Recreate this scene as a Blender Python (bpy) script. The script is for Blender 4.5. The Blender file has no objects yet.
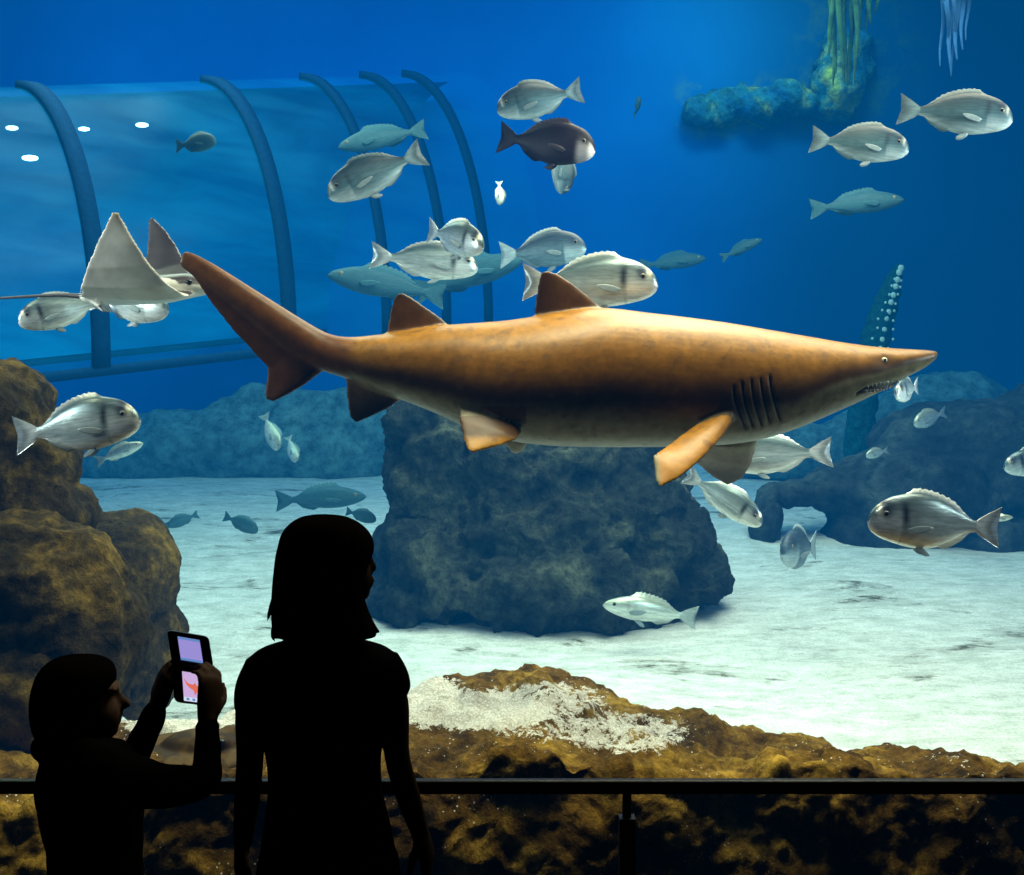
import bpy, bmesh, math, random
import numpy as np
from mathutils import Vector, Matrix, noise
random.seed(7)
C = bpy.context.scene.collection
SC = bpy.context.scene
SC.view_settings.view_transform = 'Standard'
SC.view_settings.look = 'None'
F = 1138.0          # focal length in pixels of a 1024 px wide frame
CX, HY, HC = 512.0, 370.0, 2.02

def P(px, py, D):
    return Vector(((px - CX) / F * D, D, HC - (py - HY) / F * D))

def sst(a, b, x):
    t = min(1.0, max(0.0, (x - a) / (b - a)))
    return t * t * (3 - 2 * t)

def lerp(a, b, t):
    return a + (b - a) * t

def mixc(a, b, t):
    return tuple(a[i] + (b[i] - a[i]) * t for i in range(3))

def interp(x, pts):
    if x <= pts[0][0]: return pts[0][1]
    for (x0, y0), (x1, y1) in zip(pts, pts[1:]):
        if x <= x1:
            t = (x - x0) / (x1 - x0)
            return y0 + (y1 - y0) * t
    return pts[-1][1]

def smooth_interp(x, pts):
    """Catmull-Rom through (x, y) points."""
    n = len(pts)
    if x <= pts[0][0]: return pts[0][1]
    if x >= pts[-1][0]: return pts[-1][1]
    for i in range(n - 1):
        if x <= pts[i + 1][0]:
            x0, y0 = pts[i]; x1, y1 = pts[i + 1]
            h = x1 - x0
            def sl(j):
                a = pts[max(0, j - 1)]; b = pts[min(n - 1, j + 1)]
                return (b[1] - a[1]) / (b[0] - a[0])
            m0, m1 = sl(i) * h, sl(i + 1) * h
            t = (x - x0) / h; t2 = t * t; t3 = t2 * t
            return (2*t3 - 3*t2 + 1) * y0 + (t3 - 2*t2 + t) * m0 + (-2*t3 + 3*t2) * y1 + (t3 - t2) * m1

# ------------------------------------------------------------------ mesh helpers
class MB:
    def __init__(self):
        self.v = []; self.f = []
    def ring_loft(self, rings, cap=True):
        n = len(rings[0]); b = len(self.v)
        for r in rings: self.v.extend([Vector(p) for p in r])
        for i in range(len(rings) - 1):
            for k in range(n):
                k2 = (k + 1) % n
                self.f.append((b + i*n + k, b + i*n + k2, b + (i+1)*n + k2, b + (i+1)*n + k))
        if cap:
            for i, flip in ((0, True), (len(rings) - 1, False)):
                c = sum((Vector(p) for p in rings[i]), Vector()) / n
                ci = len(self.v); self.v.append(c)
                for k in range(n):
                    k2 = (k + 1) % n
                    a, d = b + i*n + k, b + i*n + k2
                    self.f.append((d, a, ci) if flip else (a, d, ci))
    def box(self, x0, x1, y0, y1, z0, z1):
        b = len(self.v)
        for z in (z0, z1):
            for x, y in ((x0, y0), (x1, y0), (x1, y1), (x0, y1)):
                self.v.append(Vector((x, y, z)))
        for f in ((3,2,1,0),(4,5,6,7),(0,1,5,4),(1,2,6,5),(2,3,7,6),(3,0,4,7)):
            self.f.append(tuple(b + i for i in f))
    def tube(self, pts, rad, n=14, ref=Vector((0, 1, 0)), cap=3):
        pts = [Vector(p) for p in pts]
        rad = [(r, r) if not isinstance(r, tuple) else r for r in rad]
        m = len(pts); rings = []
        def frame(t):
            s = t.cross(ref)
            if s.length < 1e-3: s = t.cross(Vector((0.31, 0.2, 0.93)))
            s.normalize(); return s, s.cross(t).normalized()
        T = []
        for i in range(m):
            t = pts[min(m-1, i+1)] - pts[max(0, i-1)]
            T.append(t.normalized())
        def ring(c, t, ra, rb):
            s, u = frame(t)
            return [c + s * (ra * math.cos(2*math.pi*k/n)) + u * (rb * math.sin(2*math.pi*k/n)) for k in range(n)]
        for j in range(cap, 0, -1):
            a = j / (cap + 0.35) * math.pi / 2
            ra, rb = rad[0]; rm = min(ra, rb)
            rings.append(ring(pts[0] - T[0] * (rm * math.sin(a)), T[0], ra * math.cos(a), rb * math.cos(a)))
        for i in range(m): rings.append(ring(pts[i], T[i], *rad[i]))
        for j in range(1, cap + 1):
            a = j / (cap + 0.35) * math.pi / 2
            ra, rb = rad[-1]; rm = min(ra, rb)
            rings.append(ring(pts[-1] + T[-1] * (rm * math.sin(a)), T[-1], ra * math.cos(a), rb * math.cos(a)))
        self.ring_loft(rings)
    def stube(self, pts, rad, n=14, sub=5, **k):
        """tube through Catmull-Rom subdivided points"""
        pts = [Vector(p) for p in pts]; m = len(pts)
        rad = [(r, r) if not isinstance(r, tuple) else r for r in rad]
        q, rr = [], []
        for i in range(m - 1):
            p0, p1, p2, p3 = pts[max(0,i-1)], pts[i], pts[i+1], pts[min(m-1,i+2)]
            for s in range(sub):
                t = s / sub
                q.append(0.5*((2*p1) + (p2-p0)*t + (2*p0-5*p1+4*p2-p3)*t*t + (3*p1-p0-3*p2+p3)*t*t*t))
                rr.append((lerp(rad[i][0], rad[i+1][0], t), lerp(rad[i][1], rad[i+1][1], t)))
        q.append(pts[-1]); rr.append(rad[-1])
        self.tube(q, rr, n=n, **k)
    def ellipsoid(self, c, r, nu=20, nv=12, rot=None):
        c = Vector(c); rings = []
        for j in range(1, nv):
            a = math.pi * j / nv - math.pi/2
            ring = []
            for k in range(nu):
                b = 2*math.pi*k/nu
                p = Vector((r[0]*math.cos(a)*math.cos(b), r[1]*math.cos(a)*math.sin(b), r[2]*math.sin(a)))
                if rot is not None: p = rot @ p
                ring.append(c + p)
            rings.append(ring)
        self.ring_loft(rings)
    def fin(self, spans, thick, n=8, tmin=0.004):
        """spans = [(lead point, trail point)...] from root to tip; thick = half thickness at each span"""
        rings = []; m = len(spans)
        for i, (L, T) in enumerate(spans):
            L, T = Vector(L), Vector(T)
            ch = T - L
            a = (Vector(spans[max(0, i-1)][0]) + Vector(spans[max(0, i-1)][1])) / 2
            b = (Vector(spans[min(m-1, i+1)][0]) + Vector(spans[min(m-1, i+1)][1])) / 2
            nrm = ch.cross(b - a)
            nrm = nrm.normalized() if nrm.length > 1e-9 else Vector((0, 1, 0))
            up, lo = [], []
            for k in range(n + 1):
                c = k / n
                t = max(tmin if 0 < k < n else tmin * 0.6, thick[i] * 2.2 * math.sqrt(c) * (1 - c) ** 0.9)
                up.append(L + ch * c + nrm * t)
                lo.append(L + ch * c - nrm * t)
            rings.append(up + lo[::-1])
        self.ring_loft(rings)
    def mesh(self, name, smooth=True):
        me = bpy.data.meshes.new(name)
        me.from_pydata([tuple(p) for p in self.v], [], self.f)
        me.validate(); me.update()
        bm = bmesh.new(); bm.from_mesh(me)
        bmesh.ops.recalc_face_normals(bm, faces=bm.faces)
        bm.to_mesh(me); bm.free()
        if smooth: me.polygons.foreach_set('use_smooth', [True] * len(me.polygons))
        return me
    def remesh(self, name, voxel, smooth=3, factor=0.5):
        me = self.mesh(name + '_src')
        o = bpy.data.objects.new('tmp_remesh', me); C.objects.link(o)
        m = o.modifiers.new('r', 'REMESH'); m.mode = 'VOXEL'; m.voxel_size = voxel; m.use_smooth_shade = True
        if smooth:
            s = o.modifiers.new('s', 'SMOOTH'); s.factor = factor; s.iterations = smooth
        dg = bpy.context.evaluated_depsgraph_get()
        new = bpy.data.meshes.new_from_object(o.evaluated_get(dg))
        bpy.data.objects.remove(o); bpy.data.meshes.remove(me)
        new.name = name
        new.polygons.foreach_set('use_smooth', [True] * len(new.polygons))
        return new

def paint(me, fn, name='Col'):
    """per-vertex colour from fn(co, normal)"""
    at = me.color_attributes.new(name, 'FLOAT_COLOR', 'POINT')
    buf = np.ones((len(me.vertices), 4), dtype=np.float32)
    nr = [v.normal.copy() for v in me.vertices]
    for i, v in enumerate(me.vertices):
        buf[i, :3] = fn(v.co, nr[i])
    at.data.foreach_set('color', buf.ravel())

def displace(me, fn):
    nr = [v.normal.copy() for v in me.vertices]
    new = [v.co + fn(v.co, nr[i]) for i, v in enumerate(me.vertices)]
    for v, p in zip(me.vertices, new): v.co = p
    me.update()

def obj(name, me, mat, parent=None):
    o = bpy.data.objects.new(name, me); C.objects.link(o)
    if isinstance(me, bpy.types.Mesh) and mat is not None:
        me.materials.clear(); me.materials.append(mat)
    if parent is not None: o.parent = parent
    return o

def tag(o, label=None, cat=None, group=None, kind=None):
    if label: o['label'] = label
    if cat: o['category'] = cat
    if group: o['group'] = group
    if kind: o['kind'] = kind
    return o

def empty(name, loc=(0, 0, 0)):
    o = bpy.data.objects.new(name, None); C.objects.link(o); o.location = loc
    o.empty_display_size = 0.1
    return o

def recentre(o_list, root):
    """move mesh data so that the parts sit in the local frame of their root (an Empty with location only)"""
    off = Vector(root.location)
    seen = set()
    for o in o_list:
        if o.data.name in seen: continue
        seen.add(o.data.name)
        o.data.transform(Matrix.Translation(-off))

def base_origin(o):
    """set a single mesh thing's origin at the middle of its base"""
    me = o.data
    co = np.empty(len(me.vertices) * 3, dtype=np.float32); me.vertices.foreach_get('co', co); co = co.reshape(-1, 3)
    lo, hi = co.min(0), co.max(0)
    c = Vector(((lo[0]+hi[0])/2, (lo[1]+hi[1])/2, lo[2]))
    me.transform(Matrix.Translation(-c)); o.location = c
    return o

# ------------------------------------------------------------------ materials
def new_mat(name):
    m = bpy.data.materials.new(name); m.use_nodes = True
    nt = m.node_tree; nt.nodes.clear()
    out = nt.nodes.new('ShaderNodeOutputMaterial')
    return m, nt, out

def N(nt, t, **k):
    n = nt.nodes.new(t)
    for a, b in k.items(): setattr(n, a, b)
    return n

def principled(nt, out, rough=0.6, spec=0.3, metal=0.0):
    b = N(nt, 'ShaderNodeBsdfPrincipled')
    b.inputs['Roughness'].default_value = rough
    b.inputs['Specular IOR Level'].default_value = spec
    b.inputs['Metallic'].default_value = metal
    nt.links.new(b.outputs[0], out.inputs['Surface'])
    return b

def noise_node(nt, scale, detail=5, rough=0.6, vec=None, dist=0.0):
    n = N(nt, 'ShaderNodeTexNoise')
    n.inputs['Scale'].default_value = scale; n.inputs['Detail'].default_value = detail
    n.inputs['Roughness'].default_value = rough; n.inputs['Distortion'].default_value = dist
    if vec is not None: nt.links.new(vec, n.inputs['Vector'])
    return n

def ramp(nt, fac, stops):
    r = N(nt, 'ShaderNodeValToRGB')
    e = r.color_ramp.elements
    while len(e) < len(stops): e.new(0.5)
    for i, (p, c) in enumerate(stops):
        e[i].position = p; e[i].color = (*c, 1) if len(c) == 3 else c
    nt.links.new(fac, r.inputs['Fac'])
    return r

def mixrgb(nt, a, b, fac, mode='MIX'):
    m = N(nt, 'ShaderNodeMix', data_type='RGBA', blend_type=mode)
    for s, val in ((m.inputs[6], a), (m.inputs[7], b)):
        if isinstance(val, tuple): s.default_value = (*val, 1)
        else: nt.links.new(val, s)
    if isinstance(fac, float): m.inputs[0].default_value = fac
    else: nt.links.new(fac, m.inputs[0])
    return m.outputs[2]

def bump(nt, b, height, strength=0.3, dist=0.02):
    n = N(nt, 'ShaderNodeBump')
    n.inputs['Strength'].default_value = strength; n.inputs['Distance'].default_value = dist
    nt.links.new(height, n.inputs['Height']); nt.links.new(n.outputs[0], b.inputs['Normal'])

def mat_plain(name, col, rough=0.6, spec=0.3, metal=0.0, var=0.15, scale=20):
    m, nt, out = new_mat(name)
    b = principled(nt, out, rough, spec, metal)
    tc = N(nt, 'ShaderNodeTexCoord')
    n = noise_node(nt, scale, 3, 0.5, tc.outputs['Object'])
    r = ramp(nt, n.outputs['Fac'], [(0.3, tuple(c*(1-var) for c in col)), (0.7, tuple(min(1, c*(1+var)) for c in col))])
    nt.links.new(r.outputs[0], b.inputs['Base Color'])
    return m

def mat_attr(name, rough=0.5, spec=0.4, metal=0.0, var=0.25, scale=40, bmp=0.15, bdist=0.004, stretch=(1, 1, 1)):
    """base colour from the painted vertex colours, varied by noise"""
    m, nt, out = new_mat(name)
    b = principled(nt, out, rough, spec, metal)
    at = N(nt, 'ShaderNodeAttribute', attribute_name='Col')
    tc = N(nt, 'ShaderNodeTexCoord'); mp = N(nt, 'ShaderNodeMapping')
    mp.inputs['Scale'].default_value = stretch
    nt.links.new(tc.outputs['Object'], mp.inputs['Vector'])
    n = noise_node(nt, scale, 4, 0.6, mp.outputs[0])
    r = ramp(nt, n.outputs['Fac'], [(0.3, (1-var,)*3), (0.72, (1+var,)*3)])
    nt.links.new(mixrgb(nt, at.outputs['Color'], r.outputs[0], 1.0, 'MULTIPLY'), b.inputs['Base Color'])
    if bmp: bump(nt, b, n.outputs['Fac'], bmp, bdist)
    return m

def mat_rock(name, dark, mid, light, scale=2.5, speck=None, bdist=0.06, gravel=False, rough=0.9):
    m, nt, out = new_mat(name)
    b = principled(nt, out, rough, 0.15)
    tc = N(nt, 'ShaderNodeTexCoord'); v = tc.outputs['Object']
    n1 = noise_node(nt, scale, 8, 0.68, v, 0.3)
    n2 = noise_node(nt, scale * 7, 6, 0.7, v)
    col = ramp(nt, n1.outputs['Fac'], [(0.34, dark), (0.5, mid), (0.66, light)]).outputs[0]
    d2 = ramp(nt, n2.outputs['Fac'], [(0.36, (0.25, 0.25, 0.25)), (0.62, (1.2, 1.2, 1.2))]).outputs[0]
    col = mixrgb(nt, col, d2, 0.8, 'MULTIPLY')
    if speck:
        vo = N(nt, 'ShaderNodeTexVoronoi'); vo.inputs['Scale'].default_value = scale * 16
        nt.links.new(v, vo.inputs['Vector'])
        s = ramp(nt, vo.outputs['Distance'], [(0.12, (1, 1, 1)), (0.2, (0, 0, 0))]).outputs[0]
        g = ramp(nt, noise_node(nt, scale * 1.3, 4, 0.7, v).outputs['Fac'], [(0.52, (0, 0, 0)), (0.6, (1, 1, 1))]).outputs[0]
        col = mixrgb(nt, col, speck, mixrgb(nt, s, g, 1.0, 'MULTIPLY'))
    if gravel:
        at = N(nt, 'ShaderNodeAttribute', attribute_name='Gravel')
        n4r = noise_node(nt, 22, 6, 0.8, v)
        n4 = N(nt, 'ShaderNodeMapRange'); n4.inputs[1].default_value = 0.28; n4.inputs[2].default_value = 0.72; nt.links.new(n4r.outputs['Fac'], n4.inputs[0])
        add = N(nt, 'ShaderNodeMath', operation='ADD')
        nt.links.new(at.outputs['Fac'], add.inputs[0]); nt.links.new(n4.outputs[0], add.inputs[1])
        sc = N(nt, 'ShaderNodeMath', operation='MULTIPLY'); sc.inputs[1].default_value = 1 / 1.6; nt.links.new(add.outputs[0], sc.inputs[0])
        gm = ramp(nt, sc.outputs[0], [(0.80/1.6, (0, 0, 0)), (0.86/1.6, (1, 1, 1))]).outputs[0]
        vo = N(nt, 'ShaderNodeTexVoronoi'); vo.inputs['Scale'].default_value = 110
        nt.links.new(v, vo.inputs['Vector'])
        gc = ramp(nt, vo.outputs['Distance'], [(0.1, (0.98, 0.95, 0.88)), (0.7, (0.62, 0.58, 0.5))]).outputs[0]
        col = mixrgb(nt, col, gc, gm)
    nt.links.new(col, b.inputs['Base Color'])
    add = N(nt, 'ShaderNodeMath', operation='ADD')
    nt.links.new(n1.outputs['Fac'], add.inputs[0])
    mul = N(nt, 'ShaderNodeMath', operation='MULTIPLY'); mul.inputs[1].default_value = 0.5
    nt.links.new(n2.outputs['Fac'], mul.inputs[0]); nt.links.new(mul.outputs[0], add.inputs[1])
    bump(nt, b, add.outputs[0], 0.8, bdist)
    return m

def mat_emit(name, col, s=1.0):
    m, nt, out = new_mat(name)
    e = N(nt, 'ShaderNodeEmission'); e.inputs[0].default_value = (*col, 1); e.inputs[1].default_value = s
    nt.links.new(e.outputs[0], out.inputs['Surface'])
    return m

# ------------------------------------------------------------------ camera
cam = bpy.data.cameras.new('camera'); co = bpy.data.objects.new('camera', cam); C.objects.link(co)
co.location = (0, 0, HC); co.rotation_euler = (math.pi / 2, 0, 0)
cam.sensor_fit = 'HORIZONTAL'; cam.sensor_width = 36; cam.lens = 36 * F / 1024
cam.shift_y = -(437.5 - HY) / 1024; cam.clip_start = 0.05; cam.clip_end = 100
SC.camera = co
w = bpy.data.worlds.new('world'); SC.world = w; w.use_nodes = True
w.node_tree.nodes['Background'].inputs[0].default_value = (0, 0, 0, 1)
SC.cycles.max_bounces = 6; SC.cycles.transparent_max_bounces = 24
SC.cycles.caustics_reflective = False; SC.cycles.caustics_refractive = False

# ------------------------------------------------------------------ the gallery
GY = 3.5                                    # plane of the viewing window
TX0, TX1, TY1, TZ0, TZ1 = -9.4, 9.0, 17.3, -0.6, 9.0
m_gal = mat_plain('dark_gallery_paint', (0.012, 0.012, 0.014), 0.8, 0.1)
m_carpet = mat_plain('dark_carpet', (0.012, 0.012, 0.013), 0.95, 0.05, scale=120)
def struct(name, m, mat, label=None):
    o = obj(name, m.mesh(name, smooth=False), mat); o['kind'] = 'structure'
    if label: o['label'] = label
    return o
b = MB(); b.box(-4.2, 4.2, -1.5, GY - 0.1, -0.12, 0.0); struct('floor', b, m_carpet)
b = MB(); b.box(-4.2, 4.2, -1.5, GY - 0.1, 3.7, 3.85); struct('ceiling', b, m_gal)
b = MB(); b.box(-4.35, -4.2, -1.5, GY - 0.1, -0.12, 3.85); struct('wall_left', b, m_gal)
b = MB(); b.box(4.2, 4.35, -1.5, GY - 0.1, -0.12, 3.85); struct('wall_right', b, m_gal)
b = MB(); b.box(-4.35, 4.35, -1.65, -1.5, -0.12, 3.85); struct('wall_back', b, m_gal)
b = MB()
b.box(TX0, TX1, GY - 0.1, GY + 0.03, TZ0, 0.3); b.box(TX0, TX1, GY - 0.1, GY + 0.03, 3.5, TZ1)
b.box(TX0, -3.6, GY - 0.1, GY + 0.03, 0.3, 3.5); b.box(3.6, TX1, GY - 0.1, GY + 0.03, 0.3, 3.5)
struct('wall_front', b, m_gal)
# acrylic viewing pane
m_pane, nt, out = new_mat('clear_acrylic')
tr = N(nt, 'ShaderNodeBsdfTransparent'); gl = N(nt, 'ShaderNodeBsdfGlossy'); gl.inputs['Roughness'].default_value = 0.02
mx = N(nt, 'ShaderNodeMixShader'); fr = N(nt, 'ShaderNodeLayerWeight'); fr.inputs['Blend'].default_value = 0.04
tr.inputs[0].default_value = (0.97, 0.985, 0.985, 1)
nt.links.new(fr.outputs['Fresnel'], mx.inputs[0]); nt.links.new(tr.outputs[0], mx.inputs[1]); nt.links.new(gl.outputs[0], mx.inputs[2])
nt.links.new(mx.outputs[0], out.inputs['Surface'])
b = MB(); b.box(-3.6, 3.6, GY - 0.02, GY + 0.02, 0.3, 3.5); struct('window_1', b, m_pane)

# ------------------------------------------------------------------ water: absorbs red first and emits blue standing in for scattered light
SIG = (0.105, 0.058, 0.044)
FOG = (0.000, 0.100, 0.345)
m_water, nt, out = new_mat('sea_water')
vols = []
va = N(nt, 'ShaderNodeVolumeAbsorption')
d = 0.3
va.inputs['Density'].default_value = d
va.inputs['Color'].default_value = (*[1 - s / d for s in SIG], 1)
em = N(nt, 'ShaderNodeEmission')
e = [FOG[i] * SIG[i] for i in range(3)]; mxe = max(e)
em.inputs[0].default_value = (*[c / mxe for c in e], 1); em.inputs[1].default_value = mxe
ad = N(nt, 'ShaderNodeAddShader')
nt.links.new(va.outputs[0], ad.inputs[0]); nt.links.new(em.outputs[0], ad.inputs[1])
nt.links.new(ad.outputs[0], out.inputs['Volume'])
b = MB(); b.box(TX0, TX1, GY + 0.022, TY1, TZ0, TZ1)
struct('water', b, m_water, 'clear blue sea water filling the tank')

# tank walls
m_wall, nt, out = new_mat('blue_tank_wall')
bs = principled(nt, out, 0.9, 0.05)
tc = N(nt, 'ShaderNodeTexCoord'); v = tc.outputs['Object']
n1 = noise_node(nt, 0.25, 4, 0.6, v)
base = ramp(nt, n1.outputs['Fac'], [(0.3, (0.004, 0.12, 0.50)), (0.7, (0.008, 0.20, 0.68))]).outputs[0]
at = N(nt, 'ShaderNodeAttribute', attribute_name='Algae')
n2 = noise_node(nt, 1.6, 7, 0.7, v)
ad = N(nt, 'ShaderNodeMath', operation='MULTIPLY'); nt.links.new(at.outputs['Fac'], ad.inputs[0])
rr = ramp(nt, n2.outputs['Fac'], [(0.47, (0, 0, 0)), (0.62, (1, 1, 1))]).outputs[0]
nt.links.new(rr, ad.inputs[1])
col = mixrgb(nt, base, (0.22, 0.42, 0.12), ad.outputs[0])
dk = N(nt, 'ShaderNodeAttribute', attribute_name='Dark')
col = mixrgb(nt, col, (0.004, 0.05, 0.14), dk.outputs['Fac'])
nt.links.new(col, bs.inputs['Base Color'])
def grid_mesh(name, fn, nu, nv):
    g = MB()
    for j in range(nv + 1):
        for i in range(nu + 1): g.v.append(Vector(fn(i / nu, j / nv)))
    for j in range(nv):
        for i in range(nu):
            a = j * (nu + 1) + i
            g.f.append((a, a + 1, a + nu + 2, a + nu + 1))
    return g.mesh(name)
def fpaint(me, name, fn):
    at = me.attributes.new(name, 'FLOAT', 'POINT')
    at.data.foreach_set('value', [fn(v.co) for v in me.vertices])
me = grid_mesh('wall_far', lambda u, v: (lerp(TX0, TX1, u), TY1 - 0.05, lerp(TZ0, TZ1, v)), 120, 60)
def pix(c):
    return CX + c.x / c.y * F, HY - (c.z - HC) / c.y * F
def algae(c):
    px, py = pix(c)
    a = max(0, 1 - ((px - 745) / 75) ** 2) * max(0, 1 - ((py - 108) / 34) ** 2)
    bb = max(0, 1 - ((px - 860) / 70) ** 2) * sst(150, 90, py)
    return min(1, 1.6 * a + 1.3 * bb)
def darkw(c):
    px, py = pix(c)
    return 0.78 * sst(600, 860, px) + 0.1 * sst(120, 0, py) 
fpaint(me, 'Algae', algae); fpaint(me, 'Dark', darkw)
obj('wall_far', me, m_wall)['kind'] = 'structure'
for nm, x in (('wall_tank_left', TX0 + 0.05), ('wall_tank_right', TX1 - 0.05)):
    me = grid_mesh(nm, lambda u, v: (x, lerp(GY + 0.1, TY1 - 0.05, u), lerp(TZ0, TZ1, v)), 20, 10)
    fpaint(me, 'Algae', lambda c: 0.0); fpaint(me, 'Dark', lambda c: 0.5)
    obj(nm, me, m_wall)['kind'] = 'structure'

# ------------------------------------------------------------------ sand bed
def sandz(x, y):
    s = 0.07 * max(0.0, y - 8.5) if y > 9 else 0.07 * 0.25 * sst(8.0, 9.0, y) * 2 * 1.0
    return s + 0.045 * noise.fractal(Vector((x * 0.35, y * 0.55, 1.3)), 0.8, 2.0, 4)
m_sand, nt, out = new_mat('pale_coral_sand')
bs = principled(nt, out, 0.95, 0.1)
tc = N(nt, 'ShaderNodeTexCoord'); v = tc.outputs['Object']
mp = N(nt, 'ShaderNodeMapping'); mp.inputs['Scale'].default_value = (0.55, 1.0, 1.0); nt.links.new(v, mp.inputs['Vector'])
n1 = noise_node(nt, 60, 4, 0.7, v); n2 = noise_node(nt, 1.5, 9, 0.72, mp.outputs[0], 0.4); n3 = noise_node(nt, 6, 6, 0.8, mp.outputs[0])
c0 = ramp(nt, n1.outputs['Fac'], [(0.3, (0.60, 0.61, 0.56)), (0.7, (0.98, 0.96, 0.92))]).outputs[0]
c0 = mixrgb(nt, c0, ramp(nt, n3.outputs['Fac'], [(0.3, (0.45, 0.5, 0.46)), (0.6, (1, 1, 1))]).outputs[0], 0.9, 'MULTIPLY')
msk = ramp(nt, n2.outputs['Fac'], [(0.55, (0, 0, 0)), (0.63, (1, 1, 1))]).outputs[0]
msk2 = ramp(nt, n3.outputs['Fac'], [(0.42, (0, 0, 0)), (0.56, (1, 1, 1))]).outputs[0]
c0 = mixrgb(nt, c0, (0.10, 0.10, 0.06), mixrgb(nt, msk, msk2, 1.0, 'MULTIPLY'))
nt.links.new(c0, bs.inputs['Base Color'])
ad = N(nt, 'ShaderNodeMath', operation='ADD'); nt.links.new(n1.outputs['Fac'], ad.inputs[0]); nt.links.new(n3.outputs['Fac'], ad.inputs[1])
bump(nt, bs, ad.outputs[0], 0.5, 0.03)
me = grid_mesh('sand_floor', lambda u, v: (lerp(TX0, TX1, u), lerp(GY + 0.12, TY1, v), sandz(lerp(TX0, TX1, u), lerp(GY + 0.12, TY1, v))), 180, 150)
o = obj('sand_floor', me, m_sand); o['kind'] = 'structure'; o['label'] = 'white coral sand bed with scattered dark debris'

# ------------------------------------------------------------------ rocks
def rock(name, blobs, voxel, amp, freq, mat, label, cat='rock', group=None, seed=0.0, smooth=4, gravel=None):
    b = MB()
    for (px, py, D, rx, rz, ry) in blobs:
        b.ellipsoid(P(px, py, D), (rx / F * D, ry, rz / F * D), 24, 16)
    me = b.remesh(name, voxel, smooth)
    sv = Vector((seed, seed * 1.7, -seed))
    def dsp(c, n):
        q = c * freq + sv
        h = noise.fractal(q, 0.75, 2.1, 6)
        r = 1 - 2 * abs(noise.noise(q * 1.9 + Vector((5, 2, 9))))
        return n * (amp * (h * 0.8 + r * 0.35))
    displace(me, dsp); 
    me.polygons.foreach_set('use_smooth', [True] * len(me.polygons))
    o = obj(name, me, mat)
    if gravel: fpaint(me, 'Gravel', gravel)
    tag(o, label, cat, group)
    return base_origin(o)

m_rock_mid = mat_rock('grey_reef_rock', (0.012, 0.016, 0.014), (0.032, 0.042, 0.034), (0.105, 0.115, 0.072), 2.0, None, 0.16)
m_rock_left = mat_rock('brown_algae_rock', (0.009, 0.006, 0.002), (0.045, 0.030, 0.007), (0.22, 0.14, 0.022), 2.8, None, 0.06)
m_rock_far = mat_rock('blue_shadow_rock', (0.012, 0.014, 0.016), (0.035, 0.045, 0.045), (0.10, 0.12, 0.10), 1.0, None, 0.12)  # plain dark base colour for the right-hand reef
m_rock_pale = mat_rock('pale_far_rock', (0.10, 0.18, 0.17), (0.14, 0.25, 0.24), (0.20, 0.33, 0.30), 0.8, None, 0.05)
m_ledge = mat_rock('golden_ledge_rock', (0.020, 0.010, 0.002), (0.17, 0.088, 0.010), (0.56, 0.34, 0.05), 3.2, (0.9, 0.85, 0.75), 0.05, gravel=True)

rock('boulder', [(555, 575, 9.5, 155, 55, 0.9), (545, 530, 9.6, 135, 75, 0.8), (535, 475, 9.7, 125, 75, 0.7), (520, 430, 9.8, 100, 46, 0.5), (445, 475, 9.6, 58, 70, 0.55),
                 (424, 428, 9.6, 40, 30, 0.35), (688, 580, 9.4, 42, 26, 0.5), (655, 552, 9.5, 48, 50, 0.6), (405, 595, 9.3, 40, 30, 0.5), (630, 505, 9.7, 58, 54, 0.6), (440, 570, 9.4, 66, 60, 0.6)], 0.026, 0.19, 2.0, m_rock_mid,
     'big dark grey boulder standing on the white sand beneath the shark', seed=2.0)
rock('boulder', [(-20, 430, 5.3, 62, 75, 0.45), (5, 400, 5.35, 38, 42, 0.3), (-5, 470, 5.3, 72, 70, 0.45), (20, 520, 5.3, 70, 45, 0.4), (0, 560, 5.25, 60, 60, 0.4)],
     0.02, 0.075, 3.0, m_rock_left, 'tall brown boulder at left edge behind the fish with forked tail', seed=5.0)
rock('boulder', [(20, 590, 4.95, 92, 72, 0.38), (65, 600, 4.95, 60, 66, 0.34), (10, 690, 4.9, 115, 75, 0.4), (95, 640, 4.95, 40, 75, 0.3)],
     0.018, 0.07, 3.2, m_rock_left, 'bulging golden brown rock above the boy\'s head, in front of taller boulder', seed=8.0)
rock('boulder', [(130, 590, 5.9, 44, 70, 0.35), (145, 650, 5.9, 38, 60, 0.35), (105, 560, 5.9, 40, 45, 0.3)],
     0.02, 0.06, 3.0, m_rock_left, 'paler brown rock against the sand, partly hidden by bulging golden rock', seed=11.0)

# reef on the right with an arch
rock('reef', [(912, 500, 12.2, 84, 55, 0.8), (1000, 478, 12.6, 110, 80, 0.9), (1060, 455, 12.8, 90, 75, 0.9), (940, 450, 12.8, 70, 45, 0.7),
              (850, 488, 12.2, 50, 22, 0.5), (796, 493, 12.1, 38, 10, 0.35), (765, 526, 12.0, 13, 32, 0.3), (850, 540, 12.0, 24, 26, 0.4), (900, 545, 12.0, 70, 30, 0.5), (1000, 545, 12.0, 90, 30, 0.5)],
     0.04, 0.10, 1.6, m_rock_far, 'dark blue reef on the right with a small arch', 'reef', seed=3.0)
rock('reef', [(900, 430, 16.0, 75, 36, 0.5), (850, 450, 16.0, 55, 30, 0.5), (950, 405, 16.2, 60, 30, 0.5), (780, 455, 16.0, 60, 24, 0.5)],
     0.06, 0.16, 1.1, m_rock_pale, 'hazy turquoise reef far behind the shark\'s snout', 'reef', seed=6.0)
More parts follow.
